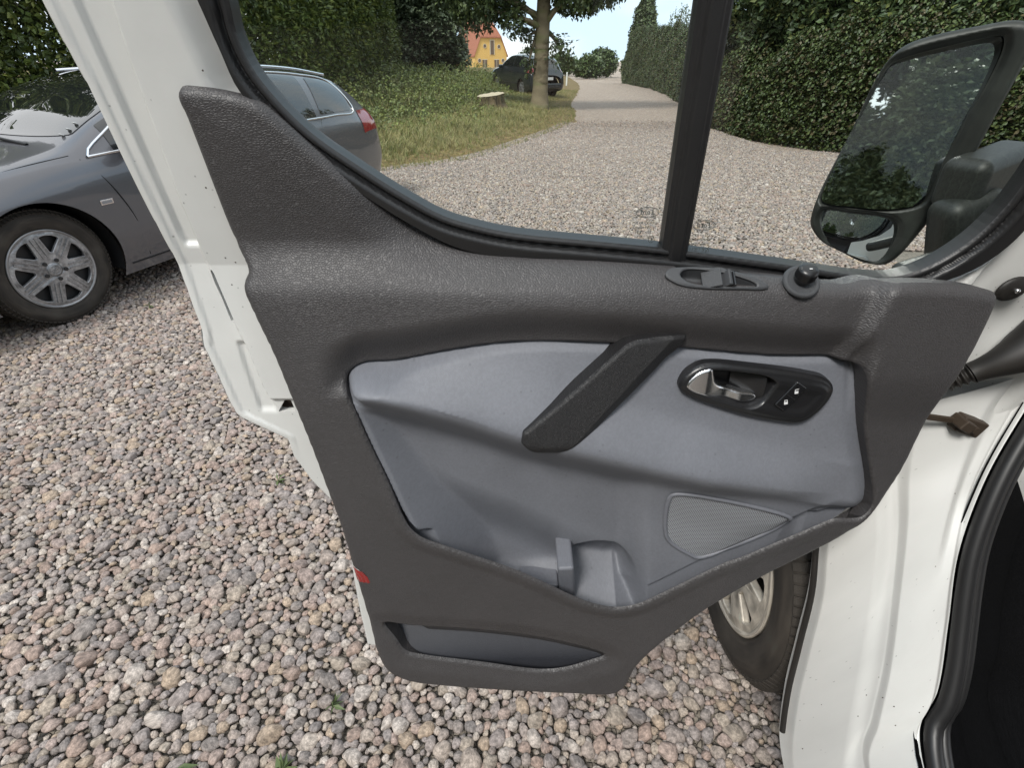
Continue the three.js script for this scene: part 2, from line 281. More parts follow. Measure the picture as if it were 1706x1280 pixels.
{
  const cells = new Map(), cs = .056, ck = (i, j) => i * 100003 + j, stones = [];
  const free = (x, z, r, pack) => { const i = Math.floor(x / cs), j = Math.floor(z / cs); for (let b = -1; b <= 1; b++) for (let a = -1; a <= 1; a++) for (const s of cells.get(ck(i + a, j + b)) ?? []) if (Math.hypot(s.x - x, s.z - z) < (s.r + r) * pack) return false; return true; };
  const put = (s) => { stones.push(s); const k = ck(Math.floor(s.x / cs), Math.floor(s.z / cs)); cells.has(k) ? cells.get(k).push(s) : cells.set(k, [s]); };
  // where the picture can see gravel: left of the van, and out through the door glass
  const seen = (x, z) => { const d = -z; if (d < -.1 || d > 17 || hash(Math.round(x * 97), Math.round(z * 97), 3) < ss(10.5, 17, d)) return 0; if (x < -.62 * 1.72 * (d * .84 + .82) - .1 || x > .9 * (d * .84 + .82) + .1) return 0; if (verge(x, z) > .1) return 0; if (x > 5.2 && d > 10.6) return 0; return 1; };
  for (const [lo, hi, per, pack] of [[.019, .027, 160, .9], [.0125, .018, 2600, .86], [.0085, .0125, 8500, .82], [.006, .0085, 9000, .8]]) {
    for (const [x0, x1, z0, z1, share] of [[-4.6, 1.4, -4.6, .1, 1], [-5, 7, -8, -4.6, .62], [1.4, 3.4, -4.6, -1.2, .8], [-4, 8, -12.6, -8, .45], [-1, 8, -17, -12.6, .4]]) {
      const n = Math.round((x1 - x0) * (z1 - z0) * per * share);
      for (let i = 0; i < n; i++) {
        const x = rr(x0, x1), z = rr(z0, z1); let r = rr(lo, hi);
        if (lo < .008 && z < -3.6) continue;
        if (!seen(x, z) || !free(x, z, r, pack)) continue;
        put({ x, z, r, big: lo > .012 });
      }
    }
  }
  const m4 = new THREE.Matrix4(), q = new THREE.Quaternion(), e = new THREE.Euler(), sc = new THREE.Vector3(), at = new THREE.Vector3(), col = new THREE.Color();
  const size = (s) => s.r / Math.hypot(s.x, 1.5, s.z);
  const inView = (s) => { const fw = -s.z, d = fw * .838 + 1.5 * .545, a = s.x / d * 830, b = (1.5 * .838 - fw * .545) / d * 830; return Math.abs(a) < 850 && b < 640 && !(a > -240 && a < 230 && b < 505) && !(a > 300) && b > -200 && !(a > -270 && b < 240); };
  const order = stones.filter((s) => s.big && inView(s)).sort((a, b) => size(b) - size(a)).slice(0, 300); const single = new Set(order);
  const place = (s) => {
    const k = 1.16, el = rr(.95, 1.4); e.set(rr(-.45, .45), rr(0, 6.28), rr(-.45, .45)); q.setFromEuler(e);
    sc.set(s.r * el * k, s.r * rr(.5, .75) * k, s.r * k * rr(.9, 1.1)); at.set(s.x, (s.r < .0085 ? .001 : .003) + rr(-.003, .005), s.z); m4.compose(at, q, sc);
    const c = stoneCol(rnd()), v = rr(.82, 1.18); col.setRGB(c[0] * v, c[1] * v, c[2] * v);
  };
  const mats = STONE.map((_, i) => S(C(...stoneCol((i + .5) / STONE.length).map((x) => x * 1.24)), .8, { map: mottleT }));
  for (const s of order) { place(s); const o = shade(new THREE.Mesh(stoneGeos[Math.floor(rnd() * 9)], mats[Math.floor(rnd() * mats.length)])); o.name = 'pebble'; o.position.copy(at); o.quaternion.copy(q); o.scale.copy(sc); yard.add(o); }
  const rest = stones.filter((s) => !single.has(s)), gm = S(C(1.24, 1.24, 1.24), .8, { map: mottleT });
  stoneGeos.forEach((g, k) => {
    const mine = rest.filter((_, i) => i % 9 === k), im = shade(new THREE.InstancedMesh(g, gm, mine.length)); im.name = 'loose_gravel'; im.userData.kind = 'stuff';
    mine.forEach((s, i) => { place(s); im.setMatrixAt(i, m4); im.setColorAt(i, col); }); yard.add(im);
  });
  console.log('stones', stones.length);
}
// grass verge
{
  const P = (x, z) => [x, bankH(x, z) - .045 * ss(.15, -.35, verge(x, z)), z];
  const g = sheet({ u0: -60, u1: 9, v0: -90, v1: -4, du: .5, P, sdf: (x, z) => verge(x, z) + .35 + .7 * (fbm(x * 1.3, z * 1.3, 0, 3, 130) - .5), eps: .1, flip: true });
  const o = part('grass_verge', g, S(C(.62, .60, .50), .95, { map: rep(soilT, .8), bumpMap: rep(soilT, .8), bumpScale: .03 }), scene); o.userData = { kind: 'structure', label: 'rising grass verge of the gravel drive' };
}

// ---- leaves and plants
function leafGeo(n, w, l, spread, droop) {
  const pos = [], v = new THREE.Vector3(), e = new THREE.Euler();
  for (let i = 0; i < n; i++) {
    e.set(rr(-1, 1) - droop, rr(0, 6.28), rr(-.8, .8)); const o = new THREE.Vector3(rr(-1, 1), rr(-1, 1), rr(-1, 1)).multiplyScalar(spread), s = rr(.7, 1.25);
    const q = [[0, 0, 0], [-w, .12, .42], [0, 0, .5], [w, .12, .42], [0, -.08, 1]].map(([x, y, z]) => { v.set(x * l * s, y * l * s * .6, z * l * s).applyEuler(e).add(o); return [v.x, v.y, v.z]; });
    for (const [a, b, c] of [[0, 2, 1], [0, 3, 2], [1, 2, 4], [2, 3, 4]]) pos.push(...q[a], ...q[b], ...q[c]);
  }
  const g = new THREE.BufferGeometry(); g.setAttribute('position', new THREE.Float32BufferAttribute(pos, 3)); g.computeVertexNormals(); return g;
}
const leafM = S(C(1, 1, 1), .55, { transmission: .25, thickness: 0 });
const leafPlain = S(C(1, 1, 1), .5);
const GREENS = [[.045, .075, .022], [.06, .095, .028], [.035, .058, .02], [.085, .115, .03], [.055, .08, .035]];
function foliage(name, parent, n, geo, spot, tones = GREENS, size = [.8, 1.3], kind = 'stuff') {
  const im = shade(new THREE.InstancedMesh(geo, leafPlain, n)), m4 = new THREE.Matrix4(), q = new THREE.Quaternion(), e = new THREE.Euler(), s = new THREE.Vector3(), c = new THREE.Color();
  im.name = name; if (kind) im.userData.kind = kind;
  for (let i = 0; i < n; i++) {
    const p = spot(i), k = rr(...size) * (p.k ?? 1), t = p.tone ?? tones[Math.floor(rnd() * tones.length)], v = rr(.75, 1.3);
    e.set(rr(-.5, .5), rr(0, 6.28), rr(-.5, .5)); q.setFromEuler(e); s.set(k, k, k); m4.compose(p, q, s); im.setMatrixAt(i, m4); im.setColorAt(i, c.setRGB(t[0] * v, t[1] * v, t[2] * v));
  }
  parent.add(im); return im;
}
const V3 = (x, y, z) => new THREE.Vector3(x, y, z);
const onLobe = (L) => { const u = rr(-1, 1), a = rr(0, 6.28), w = Math.sqrt(1 - u * u), r = Math.pow(rr(.25, 1), .5); return V3(L[0] + L[3] * r * w * Math.cos(a), L[1] + (L[4] ?? L[3]) * r * u, L[2] + L[3] * r * w * Math.sin(a)); };
const leafSmall = leafGeo(7, .30, .06, .055, .3), leafMid = leafGeo(7, .30, .085, .09, .5), leafBig = leafGeo(6, .28, .15, .16, .6), leafFar = leafGeo(8, .4, .22, .24, .3), leafTiny = leafGeo(8, .36, .045, .06, .1);
const barkM = S(C(.95, .92, .86), .9, { map: rep(barkC, .8, .5), bumpMap: rep(barkT, .8, .5), bumpScale: .03 });
const limb = (a, b, r0, r1, bend = .15) => tube([a, [lerp(a[0], b[0], .5) + rr(-1, 1) * bend, lerp(a[1], b[1], .5) + rr(0, 1) * bend, lerp(a[2], b[2], .5) + rr(-1, 1) * bend], b], (t) => lerp(r0, r1, t), 14, 10);
function pick(lobes) { const w = lobes.map((l) => l[3] * l[3]), t = w.reduce((a, b) => a + b); let r = rnd() * t; for (let i = 0; i < w.length; i++) { r -= w[i]; if (r <= 0) return lobes[i]; } return lobes[0]; }
function tree(name, label, category, [x, y, z], { r = .2, h = 4, lobes, n = 4000, geo = leafMid, tones = GREENS, group, size, lean = 0 }) {
  const t = thing(name, label, category, [x, y, z], 0, group), g = [tube([[0, -.2, 0], [lean * .4, h * .3, 0], [lean * .8, h * .65, .04], [lean, h, 0]], (k) => r * (k < .08 ? 1.45 - 5 * k : 1.05 - .62 * k), 30, 18)];
  for (const L of lobes.slice(0, 14)) { const k = clamp((L[1] - .5 * L[3]) / h, .35, .95) * .85; g.push(limb([lean * k, h * k, 0], [L[0], L[1], L[2]], r * .38, r * .08, .3)); }
  part('trunk', g, barkM, t);
  foliage('crown', t, n, geo, () => onLobe(pick(lobes)), tones, size);
  return t;
}
// a hedge: leaf masses along a line of world points, with uneven top and face
function hedge(name, label, category, line, { h = 2.5, w = .9, n = 9000, geo = leafSmall, tones = GREENS, size, lumps = .5, y0 = 0, topf }) {
  const c = new THREE.CatmullRomCurve3(line.map(([x, z]) => V3(x, 0, z))), mid = c.getPointAt(.5), t = thing(name, label, category, [mid.x, 0, mid.z]);
  const g = []; for (let i = 0; i < 26; i++) { const p = c.getPointAt((i + .5) / 26); g.push(limb([p.x - mid.x + rr(-.2, .2), 0, p.z - mid.z + rr(-.2, .2)], [p.x - mid.x + rr(-.4, .4), h * rr(.6, .85), p.z - mid.z + rr(-.4, .4)], .04, .012, .15)); }
  part('stems', g, barkM, t);
  const L = c.getLength();
  foliage('foliage', t, n, geo, () => {
    const u = rnd(), p = c.getPointAt(u), d = c.getTangentAt(u), s = u * L, side = rnd() < .75 ? 1 : rr(-1, 1), hh = (topf ? topf(u) : h) * (1 + lumps * .5 * (noise2(s * .7, 3, 0, 140) - .5) + lumps * .5 * (noise2(s * 2.1, 8, 0, 141) - .5));
    const y = hh * Math.pow(rnd(), .85), bul = w * (.75 + .5 * fbm(s * .9, y * .9, 0, 3, 142)) * (1 - .5 * ss(.75, 1, y / hh)) * side - rnd() * .22;
    return V3(p.x - mid.x + d.z * bul, y0 + y + rr(-.05, .08), p.z - mid.z - d.x * bul);
  }, tones, size);
  return t;
}

// ================================================================== THE VAN AND ITS OPEN DOOR
const van = thing('van', 'white van with its front door swung open, grey and black door panel towards the camera', 'van', [.64, 0, -.70]);
const door = new THREE.Group(); door.name = 'door'; door.position.set(0, .9, 0); van.add(door);
const D = (name, g, m, label) => wpart(name, g, m, door, label);

// ---- shapes of the door, x across and y up, z towards the cab
const shelfLip = 1.236;
function zTrim(x, y) {
  const l = ss(-.02, -.22, x), low = -.632 + Math.max(0, shelfLip - y) * .168;
  const f = ss(.475, .515, x - .25 * (y - 1.23)), t = y - shelfLip;
  // rounded lip into the shelf
  const soft = (q, k) => .5 * (q + Math.sqrt(q * q + k * k));
  const shelf = -.632 - 1.22 * soft(t, .014) + .168 * soft(-t, .014);
  const up = -.632 + .168 * soft(-t, .014) - .75 * soft(t, .012) + .75 * soft(t - .05, .014) + .14 * Math.max(0, t - .06);
  const block = -.628 + .168 * Math.max(0, -t) - .2 * Math.max(0, t);
  return lerp(lerp(shelf, up, l), block, f) + .012 * ss(.488, .506, x - .25 * (y - 1.23)) * ss(1.03, 1.13, y);
}
const trimO = outline([[-38.3,146.5],[-37.5,147.5],[-35.9,147.5],[-32.6,147.1],[-30.4,146.5],[-28.9,145.8],[-27.3,144.2],[-24.5,141.2],[-20.9,137.6],[-17.2,134.3],[-12.9,131.0],[-7.9,128.6],[-2.0,127.3],[4.0,126.7],[12.4,126.2],[20.9,125.7],[29.2,125.1],[37.5,124.5],[45.8,123.9],[48.5,124.4],[50.9,124.9],[56.3,125.0],[63.5,124.2],[64.9,123.6],[65.0,119.9],[64.4,114.6],[63.3,109.0],[62.5,102.0],[61.8,95.6],[60.4,90.5],[58.7,86.3],[55.6,82.5],[50.4,78.4],[44.1,73.7],[37.7,68.1],[32.1,61.4],[27.2,55.1],[24.3,50.2],[22.5,44.2],[19.6,42.4],[12.9,42.7],[-0.4,43.6],[-13.5,45.0],[-20.6,46.4],[-24.5,49.3],[-26.0,53.9],[-26.7,61.6],[-27.5,69.2],[-28.3,76.4],[-29.0,83.3],[-30.1,90.0],[-31.6,99.1],[-33.1,106.8],[-34.5,114.0],[-35.7,118.5],[-36.7,122.3],[-37.0,123.6],[-36.8,124.6],[-36.3,125.6],[-36.9,127.0],[-37.6,128.4],[-38.1,131.2],[-38.2,136.4],[-38.2,141.0],[-38.2,144.3]], 3);
const insO = outline([[-24.7,110.0],[-24.0,111.2],[-21.6,112.3],[-17.2,112.6],[-10.0,114.0],[-2.0,115.2],[4.1,115.5],[12.9,115.2],[24.5,114.5],[38.0,113.3],[50.0,113.1],[50.5,112.6],[51.6,109.1],[53.4,103.1],[56.9,94.6],[58.2,91.2],[58.5,88.6],[57.4,87.0],[55.0,86.7],[53.0,86.7],[49.1,84.5],[37.2,77.3],[25.6,69.3],[22.6,67.5],[18.8,66.7],[13.3,68.2],[1.8,74.9],[-10.6,80.4],[-15.5,82.7],[-17.4,85.2],[-20.0,93.5],[-22.5,101.6],[-23.7,106.2],[-24.5,108.6]], 3);
const slotO = outline([[-23.9,61.7],[-18.2,61.1],[-5.9,60.0],[8.7,57.2],[18.1,53.2],[15.3,51.6],[10.2,49.5],[5.5,49.0],[-6.2,51.1],[-17.7,53.2],[-20.6,54.3],[-22.2,57.7]], 4);
const winO = outline([[21.0,125.2],[21.6,125.8],[23.7,126.0],[27.8,125.9],[31.4,125.4],[34.0,124.65],[35.0,124.0],[34.5,123.75],[31.4,123.75],[25.8,123.85],[22.6,124.3]], 5);
const winI = outline([[23.0,125.2],[23.6,125.7],[27.8,125.6],[31.2,125.0],[33.2,124.35],[33.4,124.05],[31.2,124.0],[26.0,124.1],[24.0,124.5]], 5);
const redO = outline([[-29.5,76.2],[-26.2,74.8],[-25.4,73.6],[-25.1,72.3],[-29.5,72.5]], 1, false);
const topIn = curve1([[-26,110.5],[-24,111.2],[-21.6,112.3],[-17.2,112.8],[-10,114],[-2,115.2],[4.1,115.5],[12.9,115.2],[24.5,114.5],[38,113.4],[50,113.0]]);
const rollOff = (d, R) => d >= R ? 0 : R - Math.sqrt(Math.max(0, R * R - (R - Math.max(0, d)) ** 2));
function trimP(x, y) {
  let z = zTrim(x, y);
  const d = trimO.sd(x, y); z -= rollOff(d, .014) + .004 * ss(.05, .0, d) * Math.max(ss(.95, 1.15, y) * ss(.45, .3, x), ss(-.1, -.2, x) * ss(.5, .7, y));
  const e = -insO.sd(x, y); if (e < .08) {
    z -= rollOff(Math.max(0, e), .005);
    const t = y - topIn(x); if (x < .52 && t > -.06) z -= .024 * ss(.062, .0, t) * ss(-.03, .0, t) * ss(.515, .49, x) * ss(-.285, -.225, x);       // under-cut band above the insert
    else z += .004 * ss(.03, .008, e) * ss(.95, .85, y);                                               // raised lip below it
  }
  const s = -slotO.sd(x, y); if (s < .05) z -= rollOff(Math.max(0, s), .006) + .006 * ss(.04, 0, s);
  return [x, y, z];
}
const cutTrim = (x, y) => Math.min(trimO.sd(x, y), -insO.sd(x, y), -slotO.sd(x, y), -winI.sd(x, y), -redO.sd(x, y));
D('trim_panel', sheet({ u0: -.42, u1: .68, v0: .41, v1: 1.49, du: .0042, P: trimP, sdf: cutTrim, skirt: (x, y) => { const k = ss(.95, .88, y) * ss(-.215, -.16, x) * ss(.0, .01, trimO.sd(x, y) - .01); return [0, lerp(-.004, -.045, k), lerp(-.028, -.018, k)]; } }), M.trim, 'dark leather-grained plastic door panel');

// ---- grey insert with arm-rest bulge, door pocket and loudspeaker field
const ridge = curve1([[-26,111.2],[-23,109.4],[-18,108.2],[-13.6,107.0],[-6,104.5],[1.6,101.6],[11.8,98.8],[19.5,96.9],[33.2,93.6],[45,90.6],[58,87.6]]);
const pocketFloor = curve1([[-30,68],[-17,65],[-10,63],[1.8,60],[8,60.5],[13,60.5],[20,60.0],[30,62],[60,80]]);
const slotTop = poly1([[-30, 62.6], [-23.9, 62.4], [8.7, 58.2], [18, 54.5], [70, 50]]);
const creaseY = curve1([[-28,112.4],[-24,111.8],[-19,111.6],[-13,112.0],[-5,111.8],[3,110.6],[10,108.6],[20,105.2],[30,102.2],[45,98],[60,94.5]]);
const lipY = poly1([[-30, 95], [-17, 85.7], [-10, 81], [1.8, 75.4], [13, 68.8], [18, 67], [22, 68], [36, 77], [49, 85], [70, 88]]);
const smax = (a, b, k) => .5 * (a + b + Math.sqrt((a - b) ** 2 + k * k)), smin = (a, b, k) => -smax(-a, -b, k);
function insP(x, y) {
  const yr = ridge(x) + .018, yc = Math.max(yr + .018, creaseY(x)), yt = Math.max(yc + .02, topIn(Math.min(x, .5)));
  const amp = lerp(.036, .012, ss(.28, .5, x)), q = yr - y;
  const lower = amp + (amp + .010) / (yc - yr) * q, upper = -.010 - .016 * (y - yc) / (yt - yc), under = amp + .006 - 1.08 * q;
  let n = smin(lower, under, .034) + .004;
  n = smax(n, upper - 2.5 * Math.max(0, q), .006);
  const h = y - lipY(x), back = -.046 - .044 * ss(.09, -.06, h) - .02 * ss(.05, .25, q), spk = -.020 - .008 * ss(.05, .15, q);
  const deep = lerp(back, spk, ss(.185, .245, x + .10 * (y - .8)));
  n = smax(n, deep - 2.5 * Math.max(0, -q), .018);
  if (y < yr) {
    const dl = (x - lerp(-.166, -.243, (y - .85) / .25)) * .95, side = -.010 - 1.2 * Math.max(0, dl) - .5 * ss(.05, .004, q);
    if (x < .12) n = smax(n, side, .010);
    n -= .030 * ss(.066, .044, Math.hypot(x - .168, (y - .69) / .95));                               // cup well
    const f = pocketFloor(x); n = smax(n, -.012 - 1.5 * (y - f) - 1.2 * Math.max(0, x - .20) - .25 * ss(.25, .3, x), .012);
  }
  n = lerp(n, Math.min(n, -.006), ss(.44, .54, x));
  const di = insO.sd(x, y), edge = lerp(-.036, -.020, ss(.495, .52, x)), we = Math.max(ss(-.06, -.02, y - yr), ss(.44, .5, x));
  if (n > edge) n = lerp(n, edge + (n - edge) * Math.sqrt(ss(-.002, lerp(lerp(.014, .030, ss(.48, .54, x)), .030, ss(-.14, -.2, x)), di)), we);
  if (di < 0) n = Math.min(n, lerp(n, -.03, ss(0, -.006, di)));
  return [x, y, -.632 + Math.max(0, shelfLip - y) * .168 + n];
}
const bezO = outline([[24.7,109.3],[25.3,111.2],[27.3,112.8],[29.4,113.1],[34.8,112.6],[42.9,111.5],[46.5,110.5],[47.7,109.3],[47.8,108.0],[46.9,106.0],[45.1,104.1],[43.4,103.5],[40.1,103.8],[35.3,104.8],[30.5,106.3],[26.7,107.8]], 5);
const recO = outline([[25.9,109.8],[27.0,111.6],[28.6,112.2],[33.5,111.9],[37.6,111.1],[38.7,110.2],[38.3,108.8],[37.2,107.0],[35.5,106.3],[33,106.9],[28.8,108.2]], 5);
const spkO = outline([[25.8,88.8],[26.4,90.1],[28.8,90.4],[32.9,89.7],[45.8,86.0],[47.4,85.0],[47.7,83.3],[45.8,81.3],[37.2,76.5],[33.1,75.2],[31.4,76.0],[27.8,78.5],[26.5,80.5]], 4);
const insBig = { sd: (x, y) => insO.sd(x, y) + .014 + .20 * ss(.9, .8, y) * ss(.5, .35, x) + .045 * ss(.35, .45, x) * ss(.97, .87, y) };
D('storage_insert', sheet({ u0: -.28, u1: .61, v0: .54, v1: 1.19, du: .0032, P: insP, sdf: (x, y) => Math.min(insBig.sd(x, y), -recO.sd(x, y) + .004, y - slotTop(x), trimO.sd(x, y) - .009) }), M.grey, 'grey plastic arm rest with open door pocket');
// rib that parts the cup well from the pocket, and the step beside it
{
  const zb = -.632 + .168 * .5;
  D('pocket_rib', rbox(.030, .15, .075, .006, .0, 0, 0).rotateZ(.10).rotateX(.10).translate(.1035, .668, zb - .062), M.greyPlain);
  D('pocket_step', rbox(.075, .10, .06, .005).translate(.052, .608, zb - .070), M.greyPlain);
}
// loudspeaker grille: raised rim, perforated sheet, dark cone space
{
  const base = (x, y, o) => { const p = insP(x, y); return [x, y, p[2] + o]; };
  D('speaker_rim', sheet({ u0: .25, u1: .485, v0: .745, v1: .91, du: .0016, P: (x, y) => { const d = spkO.sd(x, y); return base(x, y, .0008 + .0046 * Math.sqrt(Math.max(0, 1 - ((d - .0035) / .0042) ** 2))); }, sdf: (x, y) => { const d = spkO.sd(x, y); return Math.min(d + .0005, .0072 - d); } }), M.greyPlain);
  D('speaker_back', sheet({ u0: .25, u1: .485, v0: .745, v1: .91, du: .006, P: (x, y) => base(x, y, .0006), sdf: (x, y) => spkO.sd(x, y) - .004 }), M.black);
  const mesh = S(C(.27, .28, .30), .5, { alphaMap: rep(holeT, 17, 17), alphaTest: .5 });
  D('speaker_grille', sheet({ u0: .25, u1: .485, v0: .745, v1: .91, du: .004, P: (x, y) => { const d = spkO.sd(x, y); return base(x, y, .0016 + .0022 * ss(.0, .04, d)); }, sdf: (x, y) => spkO.sd(x, y) - .005 }), mesh, 'perforated loudspeaker grille');
}
// ---- pull handle, a black bar across the arm rest
{
  const o = outline([[16.3,115.9],[17.7,116.4],[22.8,116.8],[24.5,116.7],[24.3,115.9],[20.6,111.8],[15.6,107.2],[10.5,102.4],[9.2,100.9],[8.8,98.7],[6.5,98.8],[3.8,100.4],[1.8,103.0],[2.0,104.3],[5.9,107.2],[11.0,111.4]], 1, false), sd0 = o.sd; o.sd = (x, y) => sd0(x, y) + .0045;
  const P = (x, y) => {
    const d = o.sd(x, y), along = clamp(((x - .05) * .68 + (y - 1.02) * .73) / .22, 0, 1), side = ((x - .115) * .735 - (y - 1.055) * .68);
    let z = lerp(.036, -.002, clamp(along, 0, 1));
    z -= .75 * Math.max(0, side - .005) * ss(1.15, .9, along) + .8 * Math.max(0, 1.03 - y) * ss(1.03, .99, y) + rollOff(d, .006);
    return [x, y, -.632 + (shelfLip - y) * .168 + z];
  };
  D('pull_handle', sheet({ u0: .0, u1: .26, v0: .97, v1: 1.2, du: .0022, P, sdf: o.sd, skirt: [0, 0, -.055] }), M.handle, 'black grained pull handle set slanting across the arm rest');
}
// ---- door release: bezel, recess, bright lever, lock buttons
{
  const zi = (x, y) => insP(x, y)[2];
  const flat = (x, y) => -.632 + (shelfLip - y) * .168 - .0065 + .10 * Math.max(0, x - .44) * -.9;
  const bezP = (x, y) => { const d = bezO.sd(x, y), r = recO.sd(x, y); let z = Math.max(flat(x, y), zi(x, y) + .002) + .004 - rollOff(d, .007) + .0035 * ss(.006, .014, d) * ss(.030, .018, d) * .6; z -= .034 * ss(-.002, .010, r) + .5 * Math.max(0, (x - .33)) * ss(0, .01, r) * -.25; return [x, y, z]; };
  D('release_bezel', sheet({ u0: .24, u1: .485, v0: 1.03, v1: 1.14, du: .0016, P: bezP, sdf: (x, y) => bezO.sd(x, y), skirt: [0, 0, -.012] }), M.blackSatin, 'black surround of the inner door release');
  const lev = outline([[25.5,109.8],[26.4,111.4],[27.4,112.2],[29.0,112.5],[29.5,111.4],[30.0,110.2],[31.6,109.2],[34.0,108.5],[36.6,107.9],[36.4,107.0],[34.8,106.7],[32.4,107.2],[29.4,107.9],[26.6,108.9]], 5);
  D('release_lever', sheet({ u0: .25, u1: .37, v0: 1.06, v1: 1.13, du: .0013, P: (x, y) => { const d = lev.sd(x, y); return [x, y, flat(x, y) + .006 - .10 * Math.max(0, x - .285) - rollOff(d, .004) - .006 * ss(.03, .0, Math.abs(x - .315)) - .16 * Math.max(0, 1.088 - y)]; }, sdf: lev.sd, skirt: [0, 0, -.012] }), M.chrome, 'bright metal release lever');
  D('recess_wall', sheet({ u0: .33, u1: .375, v0: 1.068, v1: 1.118, du: .002, P: (x, y) => [x, y, flat(x, y) - .020 + .5 * (x - .345) + .004 * Math.sin((y - 1.07) * 60)], sdf: (x, y) => Math.min(recO.sd(x, y) - .003, .0285 - Math.abs(x - .352 - .4 * (y - 1.09))) }), M.blackSatin);
  const c = Math.cos(.98), s = Math.sin(.98), bt = (g) => g.rotateZ(.98).rotateX(-.165).translate(.4105, 1.0835, flat(.41, 1.083) + .0055);
  D('lock_switch', [bt(rbox(.046, .0195, .006, .002))], M.gloss, 'black lock rocker with two padlock symbols');
  // padlocks: closed one and open one, thin raised print
  const lock = (open) => { const g = [box(.0052, .0040, .0004, 0, -.0012, 0), box(.0008, .0028, .0004, -.0018, .0022, 0), box(.0044, .0008, .0004, 0, .0036, 0)]; if (!open) g.push(box(.0008, .0028, .0004, .0018, .0022, 0)); else g[2].translate(.0010, 0, 0); return join(g); };
  for (const [o, q] of [[0, -.0105], [1, .0105]]) D('lock_symbol', lock(o).rotateZ(-.98 + .18).translate(q, 0, .0032).rotateZ(.98).rotateX(-.165).translate(.4105, 1.0835, flat(.41, 1.083) + .0058), M.print);
  D('lock_divider', bt(box(.0008, .0185, .0064)), M.black);
}
// ---- shelf: window switch and mirror knob
{
  const nrm = [0, .775, .632], off = (x, y, k) => { const z = zTrim(x, y); return [x, y + nrm[1] * k, z + nrm[2] * k]; };
  D('switch_bezel', sheet({ u0: .205, u1: .355, v0: 1.2345, v1: 1.262, du: .0012, P: (x, y) => off(x, y, .0026 - rollOff(winO.sd(x, y), .002) * .8 - rollOff(Math.max(0, -winI.sd(x, y)), .0015)), sdf: (x, y) => Math.min(winO.sd(x, y), -winI.sd(x, y)), skirt: [0, -.004, -.003] }), M.shelf, 'grey surround of the window switch');
  D('switch_recess', sheet({ u0: .225, u1: .34, v0: 1.2365, v1: 1.260, du: .0012, P: (x, y) => off(x, y, .001 - .016 * ss(-.0015, .004, winI.sd(x, y))), sdf: (x, y) => winI.sd(x, y) + .0018 }), M.shelf);
  const c = off(.29, 1.248, 0);
  D('window_switch', [new THREE.CylinderGeometry(.020, .020, .026, 28, 1, false, 2.4, 1.75).rotateX(Math.PI / 2).rotateX(-.9).translate(c[0] - .004, c[1] - .012, c[2] - .010), rbox(.026, .0035, .026, .0015).rotateZ(.42).rotateX(.66).translate(c[0] - .017, c[1] + .0005, c[2]), rbox(.006, .014, .024, .002).rotateZ(-.5).rotateX(.66).translate(c[0] + .004, c[1] + .001, c[2])], M.shelf);
  D('switch_edge', rbox(.0035, .013, .022, .001).rotateZ(-.62).rotateX(.66).translate(c[0] + .0095, c[1] - .0005, c[2] + .001), M.gloss);
  const k = off(.3955, 1.2455, 0), turn = (g) => g.rotateX(.66).translate(...k);
  D('knob_base', turn(new THREE.LatheGeometry([[.0, .0015], [.017, .0015], [.019, .003], [.0225, .0032], [.0245, .0012], [.025, -.001]].map(([a, b]) => new THREE.Vector2(a, b)), 48)), M.shelf, 'round seat of the mirror adjuster');
  const lathe = [[.0, .0245], [.006, .0245], [.0105, .0235], [.0128, .0208]]; for (let i = 0; i < 6; i++) lathe.push([.0136, .0190 - i * .0019], [.0127, .0182 - i * .0019]); lathe.push([.0122, .0075], [.010, .001]);
  D('mirror_knob', new THREE.LatheGeometry(lathe.map(([a, b]) => new THREE.Vector2(a, b)).reverse(), 40).rotateX(.42).translate(k[0], k[1] + .001, k[2]), M.blackSatin, 'black ribbed knob of the mirror adjuster');
  D('knob_mark', box(.004, .0005, .0014).translate(0, .0248, .002).rotateX(.42).translate(k[0], k[1] + .001, k[2]), M.print);
}
// ---- lower map pocket, reflector
D('lower_pocket', sheet({ u0: -.28, u1: .22, v0: .44, v1: .64, du: .004, P: (x, y) => { const f = (y - .49) / .12; return [x, y, -.632 + (shelfLip - y) * .168 - .020 - .075 * ss(.0, 1.1, f) - .012 * Math.sin(x * 9 + 1)]; }, sdf: (x, y) => slotO.sd(x, y) + .018 + .03 * ss(.56, .52, y) }), M.pocketDark, 'dark inside of the lower map pocket');
D('reflector', sheet({ u0: -.30, u1: -.24, v0: .72, v1: .77, du: .0012, P: (x, y) => { const p = trimP(x, y)[2], r = Math.hypot(x + .285, (y - .725) * .9); return [x, y, p + .0008 + .0005 * Math.sin(r * 900)]; }, sdf: (x, y) => Math.min(redO.sd(x, y), trimO.sd(x, y) - .0005) }), M.red, 'small red reflector in the edge of the panel');

